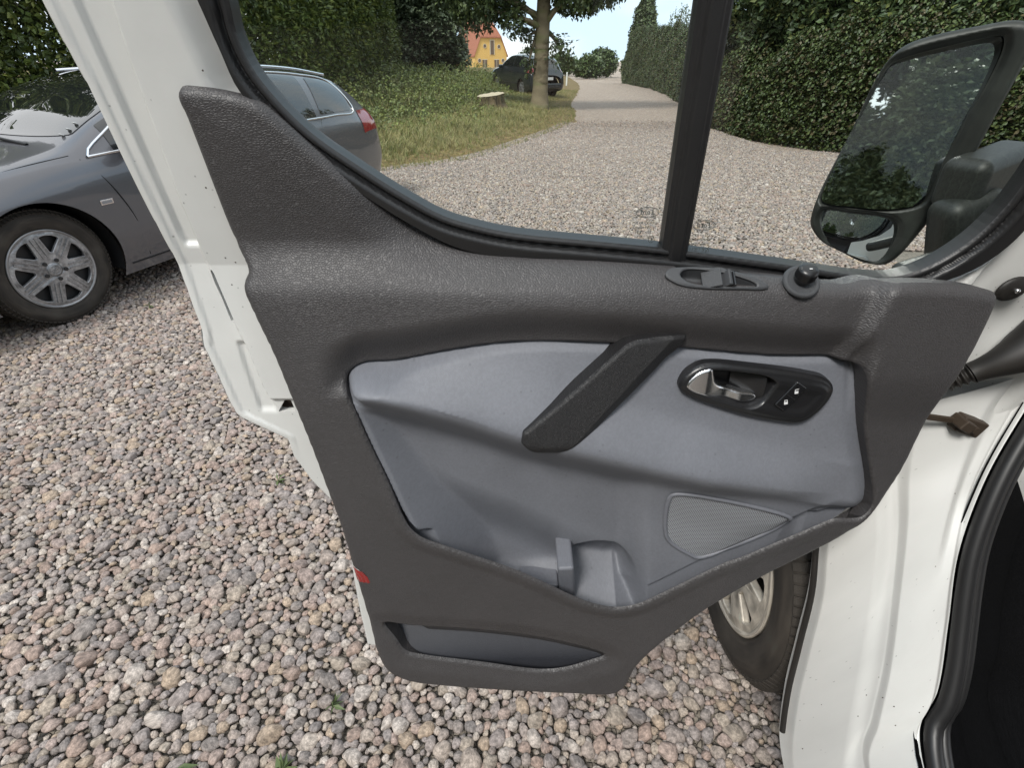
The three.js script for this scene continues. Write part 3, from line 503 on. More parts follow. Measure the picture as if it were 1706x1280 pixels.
// ---- white pressed-steel door and window frame
const zMetal = (x, y) => -.707 + (y > 1.25 ? (y - 1.25) * .12 : (1.25 - y) * .125);
const metO = outline([[-50.1,161.1],[-50.2,155.4],[-50.0,151.7],[-49.6,147.6],[-49.6,140.1],[-49.3,131.5],[-48.8,124.8],[-48.4,118.5],[-48.1,115.1],[-48.5,112.2],[-47.6,107.3],[-46.9,102.6],[-46.3,100.2],[-45.7,99.4],[-38.8,95.0],[-38.5,91.3],[-36.3,86.1],[-33.2,81.4],[-31.7,76.4],[-32.1,55.7],[-31.8,42.4],[-30.5,42],[-20,42],[30,55],[62,85],[64,110],[67,120],[69,126],[71,132],[71,145],[71,170]], 3, false);
const seaO = outline([[-34.6,170],[-33.6,160],[-32.6,155.4],[-31.9,151.1],[-31.0,146.8],[-28.0,143.9],[-25.1,140.8],[-21.4,137.1],[-17.2,133.9],[-12.7,130.9],[-7.9,128.3],[-2.0,126.7],[4.1,125.9],[21.8,124.4],[40.1,122.4],[53.0,121.5],[59.9,122.1],[65.7,124.7],[68.6,128.4],[69.7,132.9],[69.9,143.9],[70,170]], 4);
const glaO = outline([[-31.5,169],[-30.2,158.3],[-29.9,155.4],[-30.1,152.5],[-29.5,149.4],[-27.9,146.5],[-24.7,142.7],[-19.5,138.7],[-13.9,134.9],[-9.3,132.3],[-4.4,130.8],[0.6,129.8],[12.5,128.6],[21.2,127.7],[39.2,125.2],[52.3,123.3],[56.7,123.3],[60.4,124.9],[63.8,128.2],[65.7,132.0],[66.6,137.6],[66.3,147.0],[66.3,169]], 4);
const crease = (x, y, line) => { let d = 1e9; for (let i = 1; i < line.length; i++) { const [ax, ay] = line[i - 1], [bx2, by] = line[i]; const t = clamp(((x - ax) * (bx2 - ax) + (y - ay) * (by - ay)) / ((bx2 - ax) ** 2 + (by - ay) ** 2), 0, 1); d = Math.min(d, Math.hypot(x - lerp(ax, bx2, t), y - lerp(ay, by, t))); } return d; };
const midLine = poly1([[103.0, -40.0],[105.3, -40.6],[112.7, -41.8],[117.1, -42.8],[122.2, -44.0],[126.5, -44.4],[135.2, -44.4],[150.6, -43.3],[155.4, -42.7],[159.3, -42.0]]);
const groove1 = poly1([[128.1, -46.5],[129.8, -46.7],[137.9, -46.8],[147.3, -46.6],[155.4, -46.7],[158.8, -46.6]]), groove2 = poly1([[101.0, -42.1],[106.4, -42.7],[112.6, -43.1]]);
function metP(x, y) {
  let z = zMetal(x, y); const d = metO.sd(x, y), ml = midLine(y), a = groove1(y), b = groove2(y);
  z += .0075 * ss(-.003, .004, x - ml) * ss(1.026, 1.034, y);                                     // inner plateau
  z -= .007 * ss(-.004, .003, x - a) * ss(.003, -.004, x - ml) * ss(1.275, 1.285, y);             // long recess beside it
  z -= .006 * ss(-.004, .003, x - b) * ss(.003, -.004, x - ml) * ss(1.132, 1.122, y) * ss(1.000, 1.014, y);
  z += .004 * ss(.016, .010, d) * ss(.9, 1.0, y);                                                // hem flange along the edge
  if (y > 1.2) { const e = -seaO.sd(x, y); z -= .022 * ss(.045, .006, e) * ss(1.40, 1.46, y); }
  z -= rollOff(d, .005);
  return [x, y, z];
}
const holeO = outline([[-37.7,102.7],[-36.7,102.7],[-36.3,100.5],[-39.3,100.4]], 1, false), ventO = outline([[-44.3,124.2],[-43.6,124.4],[-42.3,116.5],[-43.2,116.2]], 1, false);
D('door_frame', sheet({ u0: -.52, u1: .72, v0: .41, v1: 1.66, du: .0034, P: metP, sdf: (x, y) => Math.min(metO.sd(x, y), -seaO.sd(x, y) - .012 * ss(1.47, 1.42, y), -holeO.sd(x, y), -ventO.sd(x, y), Math.max(.03 - trimO.sd(x, y), -1)), skirt: [0, 0, -.012] }), M.white, 'white painted steel of the open door');
D('outer_skin', sheet({ u0: -.52, u1: .66, v0: .41, v1: 1.24, du: .02, P: (x, y) => [x * 1.004 - .004, y - .002, zMetal(x, y) - .05 - .03 * ss(-.47, -.40, x)], sdf: (x, y) => Math.min(metO.sd(x, y) + .002, .005 + 1.15 - y), skirt: [0, 0, .04] }), M.white);
D('vent_slot', sheet({ u0: -.48, u1: -.40, v0: 1.12, v1: 1.27, du: .003, P: (x, y) => [x, y, zMetal(x, y) - .008], sdf: (x, y) => ventO.sd(x, y) + .003 }), M.black);
D('latch', [sheet({ u0: -0.416, u1: -0.336, v0: 0.975, v1: 1.055, du: .003, P: (x, y) => [x, y, zMetal(x, y) - .024], sdf: (x, y) => holeO.sd(x, y) + .006 }), rbox(.010, .008, .02, .002, -0.376, 1.017, -0.702)], M.brown, 'brown latch opening in the door edge');
for (const [x, y] of [[-.411, 1.262], [-.413, 1.222], [-.399, 1.255], [-.352, 1.49], [-.40, 1.36]]) { const p = metP(x - .01, y); D('paint_chip', new THREE.SphereGeometry(.0011, 8, 6).scale(1, 1, .3).translate(x, y, p[2] + .0002), M.brown); }

// ---- black window channel, glass, divider bar
const zGlass = (y) => -.705 + .12 * (y - 1.27);
const sealP = (x, y) => { const a = -glaO.sd(x, y), b = seaO.sd(x, y), k = clamp(a / (a + b + 1e-6), 0, 1); let z = zGlass(y) + .014 + .008 * ss(.006, .02, a) - .007 * ss(.0075, .010, a) * ss(.0145, .012, a) - rollOff(clamp(a, 0, 1), .006); return [x, y, z]; };
D('window_seal', sheet({ u0: -.36, u1: .71, v0: 1.2, v1: 1.66, du: .0022, P: sealP, sdf: (x, y) => Math.min(seaO.sd(x, y), -glaO.sd(x, y)), skirt: [0, .003, -.022] }), M.seal, 'black rubber channel round the door glass');
const barL = (y) => lerp(.2130, .197, (y - 1.27) / .284), barR = (y) => lerp(.2490, .234, (y - 1.27) / .284);
const pane = (a, b) => sheet({ u0: -.34, u1: .7, v0: 1.2, v1: 1.66, du: .02, P: (x, y) => [x, y, zGlass(y)], sdf: (x, y) => Math.min(glaO.sd(x, y) + .006, a(x, y), b(x, y)) });
D('window_glass', pane((x, y) => barL(y) + .004 - x, () => 1), M.glass, 'large rear pane of the door window');
D('window_glass', pane((x, y) => x - barR(y) + .004, () => 1), M.glass, 'small front pane of the door window');
D('window_divider', sheet({ u0: .17, u1: .27, v0: 1.255, v1: 1.66, du: .0018, dv: .02, P: (x, y) => { const k = (x - barL(y)) / (barR(y) - barL(y)); return [x, y, zGlass(y) + .012 + .006 * ss(.22, .30, k) - .003 * ss(.72, .76, k) - .005 * (ss(.1, 0, k) + ss(.9, 1, k))]; }, sdf: (x, y) => Math.min(x - barL(y), barR(y) - x), skirt: [0, 0, -.02] }), M.seal, 'black upright bar between the two panes');
// etched glass marks, seen from inside and so mirrored: oval with script name, rows of small print, ring with an E
{
  const cv = document.createElement('canvas'); cv.width = 512; cv.height = 512; const c = cv.getContext('2d');
  c.fillStyle = '#000'; c.fillRect(0, 0, 512, 512); c.translate(512, 0); c.scale(-1, 1); c.strokeStyle = c.fillStyle = '#fff';
  c.lineWidth = 9; c.beginPath(); c.ellipse(230, 90, 170, 66, 0, 0, 7); c.stroke(); c.lineWidth = 4; c.beginPath(); c.ellipse(230, 90, 152, 52, 0, 0, 7); c.stroke();
  c.font = 'italic bold 88px serif'; c.textAlign = 'center'; c.fillText('Ford', 230, 118);
  for (let r = 0; r < 4; r++) for (let i = 0; i < 17 - r; i++) { if (hash(i, r, 4) < .18) continue; const x = 70 + i * 22, y = 208 + r * 62, w = 8 + 8 * hash(i, r, 1); c.fillRect(x, y, w, 6); c.fillRect(x + (hash(i, r, 2) > .5 ? 0 : w - 5), y, 6, 26); if (hash(i, r, 3) > .4) c.fillRect(x, y + 20, w, 6); }
  c.lineWidth = 7; c.beginPath(); c.arc(100, 440, 44, 0, 7); c.stroke(); c.font = 'bold 56px sans-serif'; c.fillText('E', 98, 460);
  const t = new THREE.CanvasTexture(cv), m = S(C(.07, .08, .075), .7, { alphaMap: t, alphaTest: .4 });
  for (const [x, y] of [[.192, 1.3075], [.2735, 1.2895]]) {
    const g = new THREE.PlaneGeometry(.046, .056).rotateX(.12).translate(x - .0145 + .005, y, zGlass(y) + .0012); D('glass_marking', g, m, 'etched maker mark on the glass, reversed');
  }
}
// ---- door mirror, beyond the front pane
{
  const mir = (g) => { g.rotateY(-Math.PI / 6); g.translate(.70, 1.37, -.95); return g; };
  const house = outline([[-12,-14.4],[-12.3,-12.4],[-12.1,-8.2],[-10.2,2.6],[-9.2,10.4],[-8.2,13.3],[-6.6,15.1],[-3,16.4],[2.5,17.5],[5.9,18],[7.8,17.5],[9.1,16],[9,12.2],[8.5,4.9],[7.7,-5.3],[5.7,-13.9],[4.1,-18.5],[2.7,-20.2],[-.7,-20.5],[-5.2,-19.1],[-8.6,-17.8],[-10.8,-16.1]], 4);
  const g1 = outline([[-11.3,-9.4],[-10.6,-2.1],[-9.4,5.9],[-8.4,10.9],[-7.5,12.7],[-5.2,13.7],[-.9,14.9],[3.2,15.9],[5.1,16.1],[5.8,15.1],[6,11.8],[5.1,3.4],[4.2,-6.2],[3.7,-8.3],[-.4,-9.8],[-6.1,-10],[-10.7,-9.9]], 4);
  const g2 = outline([[-10.7,-13],[-10.4,-11.5],[-5.6,-11.5],[.2,-11.6],[1.9,-12.5],[2.5,-15.8],[1.8,-18.9],[.6,-19.7],[-3.8,-18.9],[-8,-17.1],[-9.8,-15.2]], 4);
  D('mirror_housing', mir(sheet({ u0: -.13, u1: .1, v0: -.21, v1: .19, du: .003, P: (x, y) => { const d = house.sd(x, y), a = -g1.sd(x, y), b = -g2.sd(x, y); return [x, y, .012 - rollOff(d, .012) - .010 * ss(.010, .0, Math.min(a, b)) + .01 * ss(.06, .09, x)]; }, sdf: (x, y) => Math.min(house.sd(x, y), -g1.sd(x, y), -g2.sd(x, y)), skirt: [.02, 0, -.10] })), M.housing, 'black plastic housing of the door mirror');
  D('mirror_back', mir(sheet({ u0: -.13, u1: .12, v0: -.21, v1: .19, du: .006, P: (x, y) => { const d = clamp(house.sd(x, y), 0, 1); return [x * .9 + .015, y * .95, -.07 - .10 * Math.sqrt(clamp(d / .08, 0, 1))]; }, sdf: house.sd })), M.housing);
  D('mirror_glass', mir(sheet({ u0: -.12, u1: .08, v0: -.11, v1: .17, du: .006, P: (x, y) => [x, y, .0 - .12 * (x * x + y * y) - .13 * y], sdf: (x, y) => g1.sd(x, y) + .002 })), M.mirror, 'large upper mirror reflecting trees');
  D('wide_angle_glass', mir(sheet({ u0: -.12, u1: .05, v0: -.205, v1: -.10, du: .004, P: (x, y) => [x, y, .002 - 1.5 * ((x + .04) ** 2 + (y + .15) ** 2) - .2 * (y + .155)], sdf: (x, y) => g2.sd(x, y) + .002 })), M.mirror, 'small convex lower mirror');
  D('mirror_arm', [rbox(.17, .085, .07, .02).rotateZ(.12).rotateY(.5).translate(.80, 1.335, -.90), rbox(.10, .13, .07, .025).rotateZ(.35).translate(.775, 1.255, -.86), rbox(.16, .035, .05, .014).rotateZ(.36).translate(.72, 1.222, -.80)], M.housing, 'arm that carries the door mirror');
}

// ---- hinge pillar, lower pillar and sill
const V = (name, g, m, label) => wpart(name, g, m, van, label);
{
  const rows = (L) => new THREE.CatmullRomCurve3(L.map(([x, y, z]) => V3(x / 100, y / 100, z / 100)));
  const L = rows([[62,112,-70.6],[62,95,-70.4],[62,80,-70],[62,68,-65.4],[62,58,-60.8],[61.5,45,-56.9],[61,31,-52.6],[60.5,20,-46.4],[60.3,16,-38],[60,15,-10],[60,15,45]]);
  const Mi = rows([[72,114,-70.5],[71,104,-70.2],[70,95,-69.3],[70,87,-66.4],[70,79,-61],[69.5,67.7,-54.5],[67.5,57.2,-47.1],[66,48,-42.2],[65,40.5,-38.4],[63.5,37,-10],[63,36,45]]);
  const Sx = rows([[94,118,-70.4],[92,112,-70],[88,106,-68.5],[85,99.9,-66.1],[80.5,90,-61.5],[77,78.3,-55.4],[75.5,68,-49],[73.5,58.3,-42.5],[70.5,51.5,-38.3],[66,45,-10],[65,44,45]]);
  const at = (c, t) => c.getPoint(clamp(t, 0, 1));
  const P = (u, t) => {
    const a = at(L, t), m = at(Mi, t), s = at(Sx, t), n = V3(-.35, .1, 1).normalize(); let p, h;
    if (u < 1) { p = a.clone().lerp(m, u); h = .010 * ss(.0, .10, u) - .014 + .012 * Math.sin(u * Math.PI) - .012 * ss(.70, .96, u); }
    else { p = m.clone().lerp(s, u - 1); const k = u - 1; h = -.016 + .016 * ss(0, .10, k) + .006 * Math.sin(k * Math.PI) - .010 * ss(.86, 1, k); h -= .018 * ss(.55, .75, k) * ss(1, .9, k) * ss(.52, .40, t) * ss(.1, .25, t); }
    if (u < .06) p.z -= .03 * (1 - u / .06) ** 2;
    return [p.x + n.x * h, p.y + n.y * h, p.z + n.z * h];
  };
  V('sill_pillar', sheet({ u0: 0, u1: 2, v0: .14, v1: 1, du: .02, dv: .006, P, eps: .003, uv: (u, t) => [u * .1, t * 1.6] }), M.white, 'white painted pillar foot and sill of the door opening');
  const pil = outline([[55,80],[55,121],[60,122.3],[66,125.2],[69.5,129],[70.5,134],[71,150],[71,170],[112,170],[112,80]], 1, false);
  V('hinge_pillar', sheet({ u0: .54, u1: 1.13, v0: .78, v1: 1.71, du: .006, P: (x, y) => {
    let z = -.708; const g = (cx, cy, r, k) => k * Math.exp(-((x - cx) ** 2 + (y - cy) ** 2) / (r * r));
    z += g(.80, .93, .035, -.020) + g(.74, .90, .05, .018) + g(.86, 1.08, .06, .02) + g(.78, 1.15, .05, -.012) + .014 * ss(.78, .84, x - .5 * (y - 1.0)) + g(.77, 1.02, .03, -.010);
    z -= .03 * ss(.72, .60, x); z += .035 * ss(1.05, .86, y) * ss(.70, .78, x);
    return [x, y, z];
  }, sdf: pil.sd }), M.white, 'white painted hinge pillar');
  const sp = []; for (let i = 0; i <= 16; i++) { const p = at(Sx, .1 + i / 16 * .9); sp.push([p.x + .014, p.y + .003, p.z + .003]); }
  for (let i = 0; i < 16; i++) { const q = P(rr(.15, 1.85), rr(.3, .85)); V('paint_chip', new THREE.SphereGeometry(rr(.0007, .0018), 8, 6).scale(rr(.6, 1.6), 1, .5).translate(...q), M.brown); }
  V('door_seal', [tube(sp, .0135, 90, 12), tube(sp.map(([x, y, z]) => [x + .019, y + .004, z - .006]), .0105, 90, 10)], M.seal, 'black rubber seal of the door opening');
  const fl = (a, o) => { const p = at(Sx, a); return [p.x + o[0], p.y + o[1], p.z + o[2]]; };
  const cols = [[-.004, -.002, -.014], [.05, .01, -.03], [.10, .0, -.06], [.2, -.03, -.10], [.5, -.06, -.1]];
  const iu = (u, t) => { const i = clamp(Math.floor(u), 0, 3), k = u - i, a = cols[i], b = cols[i + 1]; return fl(.05 + t * .95, a.map((q, j) => lerp(q, b[j], k * k * (3 - 2 * k)) + (j === 2 ? .01 * Math.sin(t * 18) * ss(.5, 2, u) : 0))); };
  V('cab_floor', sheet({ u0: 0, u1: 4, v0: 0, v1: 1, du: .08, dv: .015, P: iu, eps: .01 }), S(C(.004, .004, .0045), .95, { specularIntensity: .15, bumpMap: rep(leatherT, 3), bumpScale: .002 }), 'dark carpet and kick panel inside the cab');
  // wheel arch: edge strip and liner
  const arc = (r, x0) => { const q = []; for (let i = 0; i <= 24; i++) { const a = lerp(-.62, 3.4, i / 24); q.push([x0, .353 + Math.sin(a) * r * .98, -.905 + Math.cos(a) * r]); } return q; };
  const tl = []; for (let i = 0; i <= 14; i++) { const p = P(.05, .24 + i / 14 * .42); tl.push([p[0] - .013, p[1], p[2] - .008]); }
  V('arch_edge', [tube(tl, .006, 50, 8)], M.rubber, 'dirty black edge of the wheel arch');
  V('arch_liner', sheet({ u0: .62, u1: .85, v0: .95, v1: 2.4, du: .08, dv: .06, P: (x, a) => [x, .353 + Math.sin(a) * .405, -.905 + Math.cos(a) * .385], eps: .01 }), M.rubber);
}
// rest of the body: side and roof behind the opening, front wing
{
  V('front_wing', sheet({ u0: -1.4, u1: -.72, v0: .3, v1: .86, du: .03, P: (z, y) => [.645 + .12 * ss(.72, 1.02, y) ** 2 - .02 * Math.sin((y - .3) * 4), y, z], sdf: (z, y) => Math.hypot(z + .905, y - .353) - .42 }), M.white);
  V('rear_side', sheet({ u0: .42, u1: 3.2, v0: .16, v1: 1.97, du: .06, P: (z, y) => [.62 - .03 * Math.sin((y - .2) * 1.7) + .16 * ss(1.1, 1.97, y) ** 1.5, y, z] }), M.white);
  V('roof', rbox(1.7, .07, 4.0, .03, 1.66, 1.97, 1.2), M.white);
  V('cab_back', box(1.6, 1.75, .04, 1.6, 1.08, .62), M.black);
}
// wiring boot, check strap, grommet
{
  V('wiring_boot', [tube([[.685, 1.040, -.690], [.705, 1.056, -.684], [.722, 1.072, -.678], [.738, 1.088, -.672]], (t) => .0135 + .0025 * Math.sin(t * 46), 90, 16), tube([[.730, 1.082, -.674], [.765, 1.112, -.666], [.81, 1.140, -.672], [.86, 1.165, -.70]], (t) => .017 + .023 * ss(0, .7, t), 30, 20)], M.rubber, 'black rubber wiring boot with ribbed neck');
  V('boot_flange', new THREE.TorusGeometry(.036, .008, 10, 36).scale(1.45, 1.0, 1).rotateZ(.7).translate(.825, 1.135, -.692), M.rubber);
  V('check_strap', [rbox(.11, .011, .006, .002).rotateZ(-.16).translate(.705, .996, -.672), rbox(.050, .030, .020, .003).rotateZ(-.35).translate(.774, .980, -.672), rbox(.024, .018, .030, .003).rotateZ(-.5).translate(.754, .990, -.664), new THREE.CylinderGeometry(.006, .006, .012, 14).rotateX(Math.PI / 2).translate(.774, .981, -.658)], M.brown, 'brown steel door check strap');
  V('grommet', [new THREE.SphereGeometry(.0235, 28, 14).scale(1, .78, .3).rotateZ(.45).translate(.748, 1.213, -.702)], M.rubber, 'black oval grommet'); V('grommet_screw', new THREE.SphereGeometry(.004, 10, 8).translate(.748, 1.213, -.694), M.chrome);
}
// ---- wheels
function wheelGeo(R, W, rimR, kind) {
  // axle along +x, outer face at x = 0, tyre runs to x = -W
  const tyre = [], pr = [[rimR - .004, -.012], [rimR + .004, -.004], [rimR + .02, .002], [R - .065, .010], [R - .045, .007], [R - .026, -.003], [R - .014, -.018], [R - .007, -.034]];
  for (let i = 0; i < 4; i++) { const a = -.022 - (W - .044) * i / 4, b = -.022 - (W - .044) * (i + 1) / 4; pr.push([R - .006, a - .003], [R - .006, b + .005]); }
  pr.push([R - .003, -W + .02], [R - .03, -W - .006], [rimR + .02, -W], [rimR - .004, -W + .012]);
  const lathe = (p, n) => new THREE.LatheGeometry(p.map(([r, x]) => new THREE.Vector2(r, x)), n).rotateZ(-Math.PI / 2);
  tyre.push(lathe(pr, 96));
  const nb = 84; for (let i = 0; i < nb; i++) for (const [k, x0, w] of [[0, -.040, .034], [1, -.083, .036], [2, -.128, .036]]) tyre.push(new THREE.BoxGeometry(w, .009, R * 2 * Math.PI / nb * (k === 1 ? .82 : .74)).rotateY((k - 1) * .22).translate(x0, R - .0035, 0).rotateX((i + k * .37) / nb * 2 * Math.PI));
  for (let i = 0; i < nb; i++) for (const s of [0, 1]) { const a = (i + s * .5) / nb * 2 * Math.PI; tyre.push(new THREE.BoxGeometry(.030, .010, R * 2 * Math.PI / nb * .72).rotateZ(s ? .55 : -.55).translate(s ? -W + .016 : -.016, R - .0165, 0).rotateX(a)); }
  const rim = [lathe([[rimR - .012, -W + .02], [rimR - .03, -.10], [rimR - .018, -.02], [rimR - .004, -.008], [rimR, -.002], [rimR - .006, .002], [rimR - .016, -.002], [rimR - .020, -.012]], 72)];
  const n = kind === 'van' ? 8 : 7, hub = .045, sh = new THREE.Shape();
  sh.absarc(0, 0, rimR - .012, 0, 2 * Math.PI);
  for (let i = 0; i < n; i++) {
    const a = i / n * 2 * Math.PI, h = new THREE.Path(), w0 = kind === 'van' ? .20 : .13, w1 = kind === 'van' ? .19 : .285, r0 = kind === 'van' ? rimR * .50 : rimR * .44, r1 = rimR * .86;
    const p = (r, t) => [Math.cos(a + t) * r, Math.sin(a + t) * r];
    h.moveTo(...p(r0, -w0 * .8)); h.lineTo(...p(r1 * .96, -w1)); h.quadraticCurveTo(...p(r1 * 1.02, -w1 * .5), ...p(r1, 0)); h.quadraticCurveTo(...p(r1 * 1.02, w1 * .5), ...p(r1 * .96, w1)); h.lineTo(...p(r0, w0 * .8)); h.quadraticCurveTo(...p(r0 * .93, 0), ...p(r0, -w0 * .8));
    sh.holes.push(h);
  }
  const disc = new THREE.ExtrudeGeometry(sh, { depth: .012, bevelEnabled: true, bevelSize: .004, bevelThickness: .005, bevelSegments: 3, curveSegments: 40 }), q = disc.attributes.position;
  for (let i = 0; i < q.count; i++) { const r = Math.hypot(q.getX(i), q.getY(i)) / rimR; q.setZ(i, q.getZ(i) - .030 + .018 * Math.sin(clamp(r, 0, 1) * 2.6)); }
  disc.computeVertexNormals(); disc.rotateY(Math.PI / 2); rim.push(disc);
  for (let i = 0; i < n; i++) if (kind !== 'van') { const a = (i + .5) / n * 2 * Math.PI; for (const s of [-1, 1]) rim.push(new THREE.BoxGeometry(.008, rimR * .5, .010).translate(.004, rimR * .60, s * .013).rotateX(a - Math.PI / 2)); }
  rim.push(lathe([[0, .012], [hub * .7, .010], [hub, .004], [hub + .004, -.01]], 32), lathe([[.026, .0125], [.030, .0145], [.034, .0115]], 32));
  if (kind !== 'van') rim.push(box(.002, .006, .050, .0135, 0, 0).rotateX(.5));
  const dark = [lathe([[0, -.055], [rimR - .02, -.050]], 40)];
  for (let i = 0; i < 5; i++) { const a = i / 5 * 6.2832 + .3; dark.push(new THREE.CylinderGeometry(.013, .013, .006, 6).rotateZ(Math.PI / 2).translate(.0075, Math.cos(a) * .062, Math.sin(a) * .062)); }
  return { tyre: join(tyre), rim: join(rim), dark: join(dark) };
}
function wheel(parent, geo, pos, ry, name = 'wheel', spin = 0) {
  const w = new THREE.Group(); w.name = name; w.position.set(...pos); w.rotation.y = ry; parent.add(w);
  for (const [n, g, m] of [['tyre', geo.tyre, M.tyre], ['rim', geo.rim, parent === van ? M.hubcap : M.alloy], ['wheel_nuts', geo.dark, M.black]]) part(n, g, m, w).rotation.x = spin;
  return w;
}
const vanWheel = wheelGeo(.338, .215, .220, 'van');
// the axle points to -x (outer face towards the viewer's left)
wheel(van, vanWheel, [.628 - .64, .336, -.922 + .70], Math.PI - .05, 'front_wheel', .35);
wheel(van, vanWheel, [.630 - .64, .350, 2.0 + .70], Math.PI, 'rear_wheel', .2);

// ================================================================== PARKED CARS
const pchip = (xs, ys) => {
  const n = xs.length, h = [], d = [], m = [];
  for (let i = 0; i < n - 1; i++) { h.push(xs[i + 1] - xs[i]); d.push((ys[i + 1] - ys[i]) / h[i]); }
  for (let i = 0; i < n; i++) m.push(i === 0 ? d[0] : i === n - 1 ? d[n - 2] : d[i - 1] * d[i] <= 0 ? 0 : 2 * d[i - 1] * d[i] / (d[i - 1] + d[i]));
  return (x) => { x = clamp(x, xs[0], xs[n - 1]); let i = 0; while (i < n - 2 && x > xs[i + 1]) i++; const t = (x - xs[i]) / h[i], a = t * t, b = a * t; return (2 * b - 3 * a + 1) * ys[i] + (b - 2 * a + t) * h[i] * m[i] + (3 * a - 2 * b) * ys[i + 1] + (b - a) * h[i] * m[i + 1]; };
};
const carGlass = S(C(.012, .014, .014), .02, { clearcoat: 1, clearcoatRoughness: 0 });
const gapM = S(C(.006, .006, .007), .8);
// local space: z forward from the front axle, x to the car's left, y up
function carShape(rows) {
  const cols = [...rows].sort((a, b) => a[0] - b[0]), zs = cols.map((r) => r[0]), f = []; for (let k = 1; k < 12; k++) f.push(pchip(zs, cols.map((r) => r[k])));
  const vs = [0, .2, .4, .53, .8, 1];
  const raw = (v, z) => { const q = f.map((g) => g(z)), X = pchip(vs, [q[0], q[1], q[2], q[3], q[4], 0]), Y = pchip(vs, [q[5], q[6], q[7], q[8], q[9], q[10]]); const rX = v > .8 ? q[4] * Math.sqrt(Math.max(0, 1 - ((v - .8) / .2) ** 2)) * .25 + X(v) * .75 : X(v); return [rX, Y(v)]; };
  const P = (t, z) => { const [x, y] = raw(1 - Math.abs(t), z); return [t < 0 ? -x : x, y, z]; };
  const N = (t, z) => { const e = .004, a = V3(...P(t + e, z)).sub(V3(...P(t - e, z))), b = V3(...P(t, z + e)).sub(V3(...P(t, z - e))); return b.cross(a).normalize().multiplyScalar(-1); };
  const O = (t, z, k) => { const p = P(t, z), n = N(t, z); const s = n.x * p[0] + n.y > 0 ? 1 : -1; return [p[0] + n.x * k * s, p[1] + n.y * k * s, p[2] + n.z * k * s]; };
  return { P, O, z0: zs[0], z1: zs[zs.length - 1] };
}
function makeCar(name, label, category, pos, ry, { rows, paint, wb, R, wheelGeo: wg, arch, spec, side = [1, -1], fine = .03, pitch = 0 }) {
  const car = thing(name, label, category, pos, ry), sh = carShape(rows); car.rotation.order = 'YXZ'; car.rotation.x = pitch;
  const T = (v, s = 1) => s * (1 - v);
  part('body', sheet({ u0: -1, u1: 1, v0: sh.z0, v1: sh.z1, du: fine * .5, dv: fine, P: sh.P, sdf: (t, z) => { const p = sh.P(t, z); if (Math.abs(t) < .42) return 1; return Math.min(Math.hypot(z, p[1] - R) - arch, Math.hypot(z + wb, p[1] - R) - arch); }, eps: .006 }), paint, car);
  const patch = (v0, v1, z0, z1, s, k, rnd2 = .03, skew = 0, step = fine * .8) => { const o = { sd: (t, z) => Math.min((Math.abs(t) - (1 - v1)) * 2.2, ((1 - v0) - Math.abs(t)) * 2.2, z - (z0 + skew * (1 - Math.abs(t) - v0)), (z1 + skew * (1 - Math.abs(t) - v0)) - z) }; return sheet({ u0: s > 0 ? 1 - v1 : -(1 - v0), u1: s > 0 ? 1 - v0 : -(1 - v1), v0: z0 - Math.abs(skew), v1: z1 + Math.abs(skew), du: .012, dv: step, P: (t, z) => sh.O(t, z, k), sdf: (t, z) => Math.max(o.sd(t, z), -1), eps: .006 }); };
  const band = (w, z0, z1, k, a = .0) => sheet({ u0: -w, u1: w, v0: Math.min(z0, z1) - .2, v1: Math.max(z0, z1) + .2, du: .02, dv: fine, P: (t, z) => sh.O(t, z, k), sdf: (t, z) => Math.min((w - Math.abs(t)) * 3, z - Math.min(z0, z1) + a * t * t, Math.max(z0, z1) - z - a * t * t), eps: .006 });
  const line = (pts, r, k = 0) => tube(pts.map(([v, z, s = 1]) => sh.O(T(v, s), z, k)), r, Math.max(12, pts.length * 8), 8);
  spec({ car, patch, band, line, sh, T });
  part('arch_lining', [0, -wb].flatMap((z) => [1, -1].map((s) => sheet({ u0: .45, u1: .86, v0: -.3, v1: 3.45, du: .2, dv: .1, P: (x, a) => [s * x, R + Math.sin(a) * (arch + .01), z + Math.cos(a) * (arch + .01)], eps: .01 }))), M.black, car);
  part('underbody', box(1.3, .25, wb + 1.2, 0, .36, -wb / 2), M.black, car);
  for (const s of [1, -1]) { wheel(car, wg, [s * .83, R, 0], s > 0 ? 0 : Math.PI, 'wheel', .4); wheel(car, wg, [s * .83, R, -wb], s > 0 ? 0 : Math.PI, 'wheel', 1.1); }
  return car;
}
const flakes = texels(256, 256, (u, v) => .86 + .14 * hash(Math.floor(u * 256), Math.floor(v * 256), 3));
const greyPaint = S(C(.112, .113, .123), .36, { metalness: .45, clearcoat: 1, clearcoatRoughness: .04 });
const darkPaint = S(C(.030, .036, .040), .35, { metalness: .4, clearcoat: 1, clearcoatRoughness: .05 });
const carWheel = wheelGeo(.366, .225, .250, 'estate');
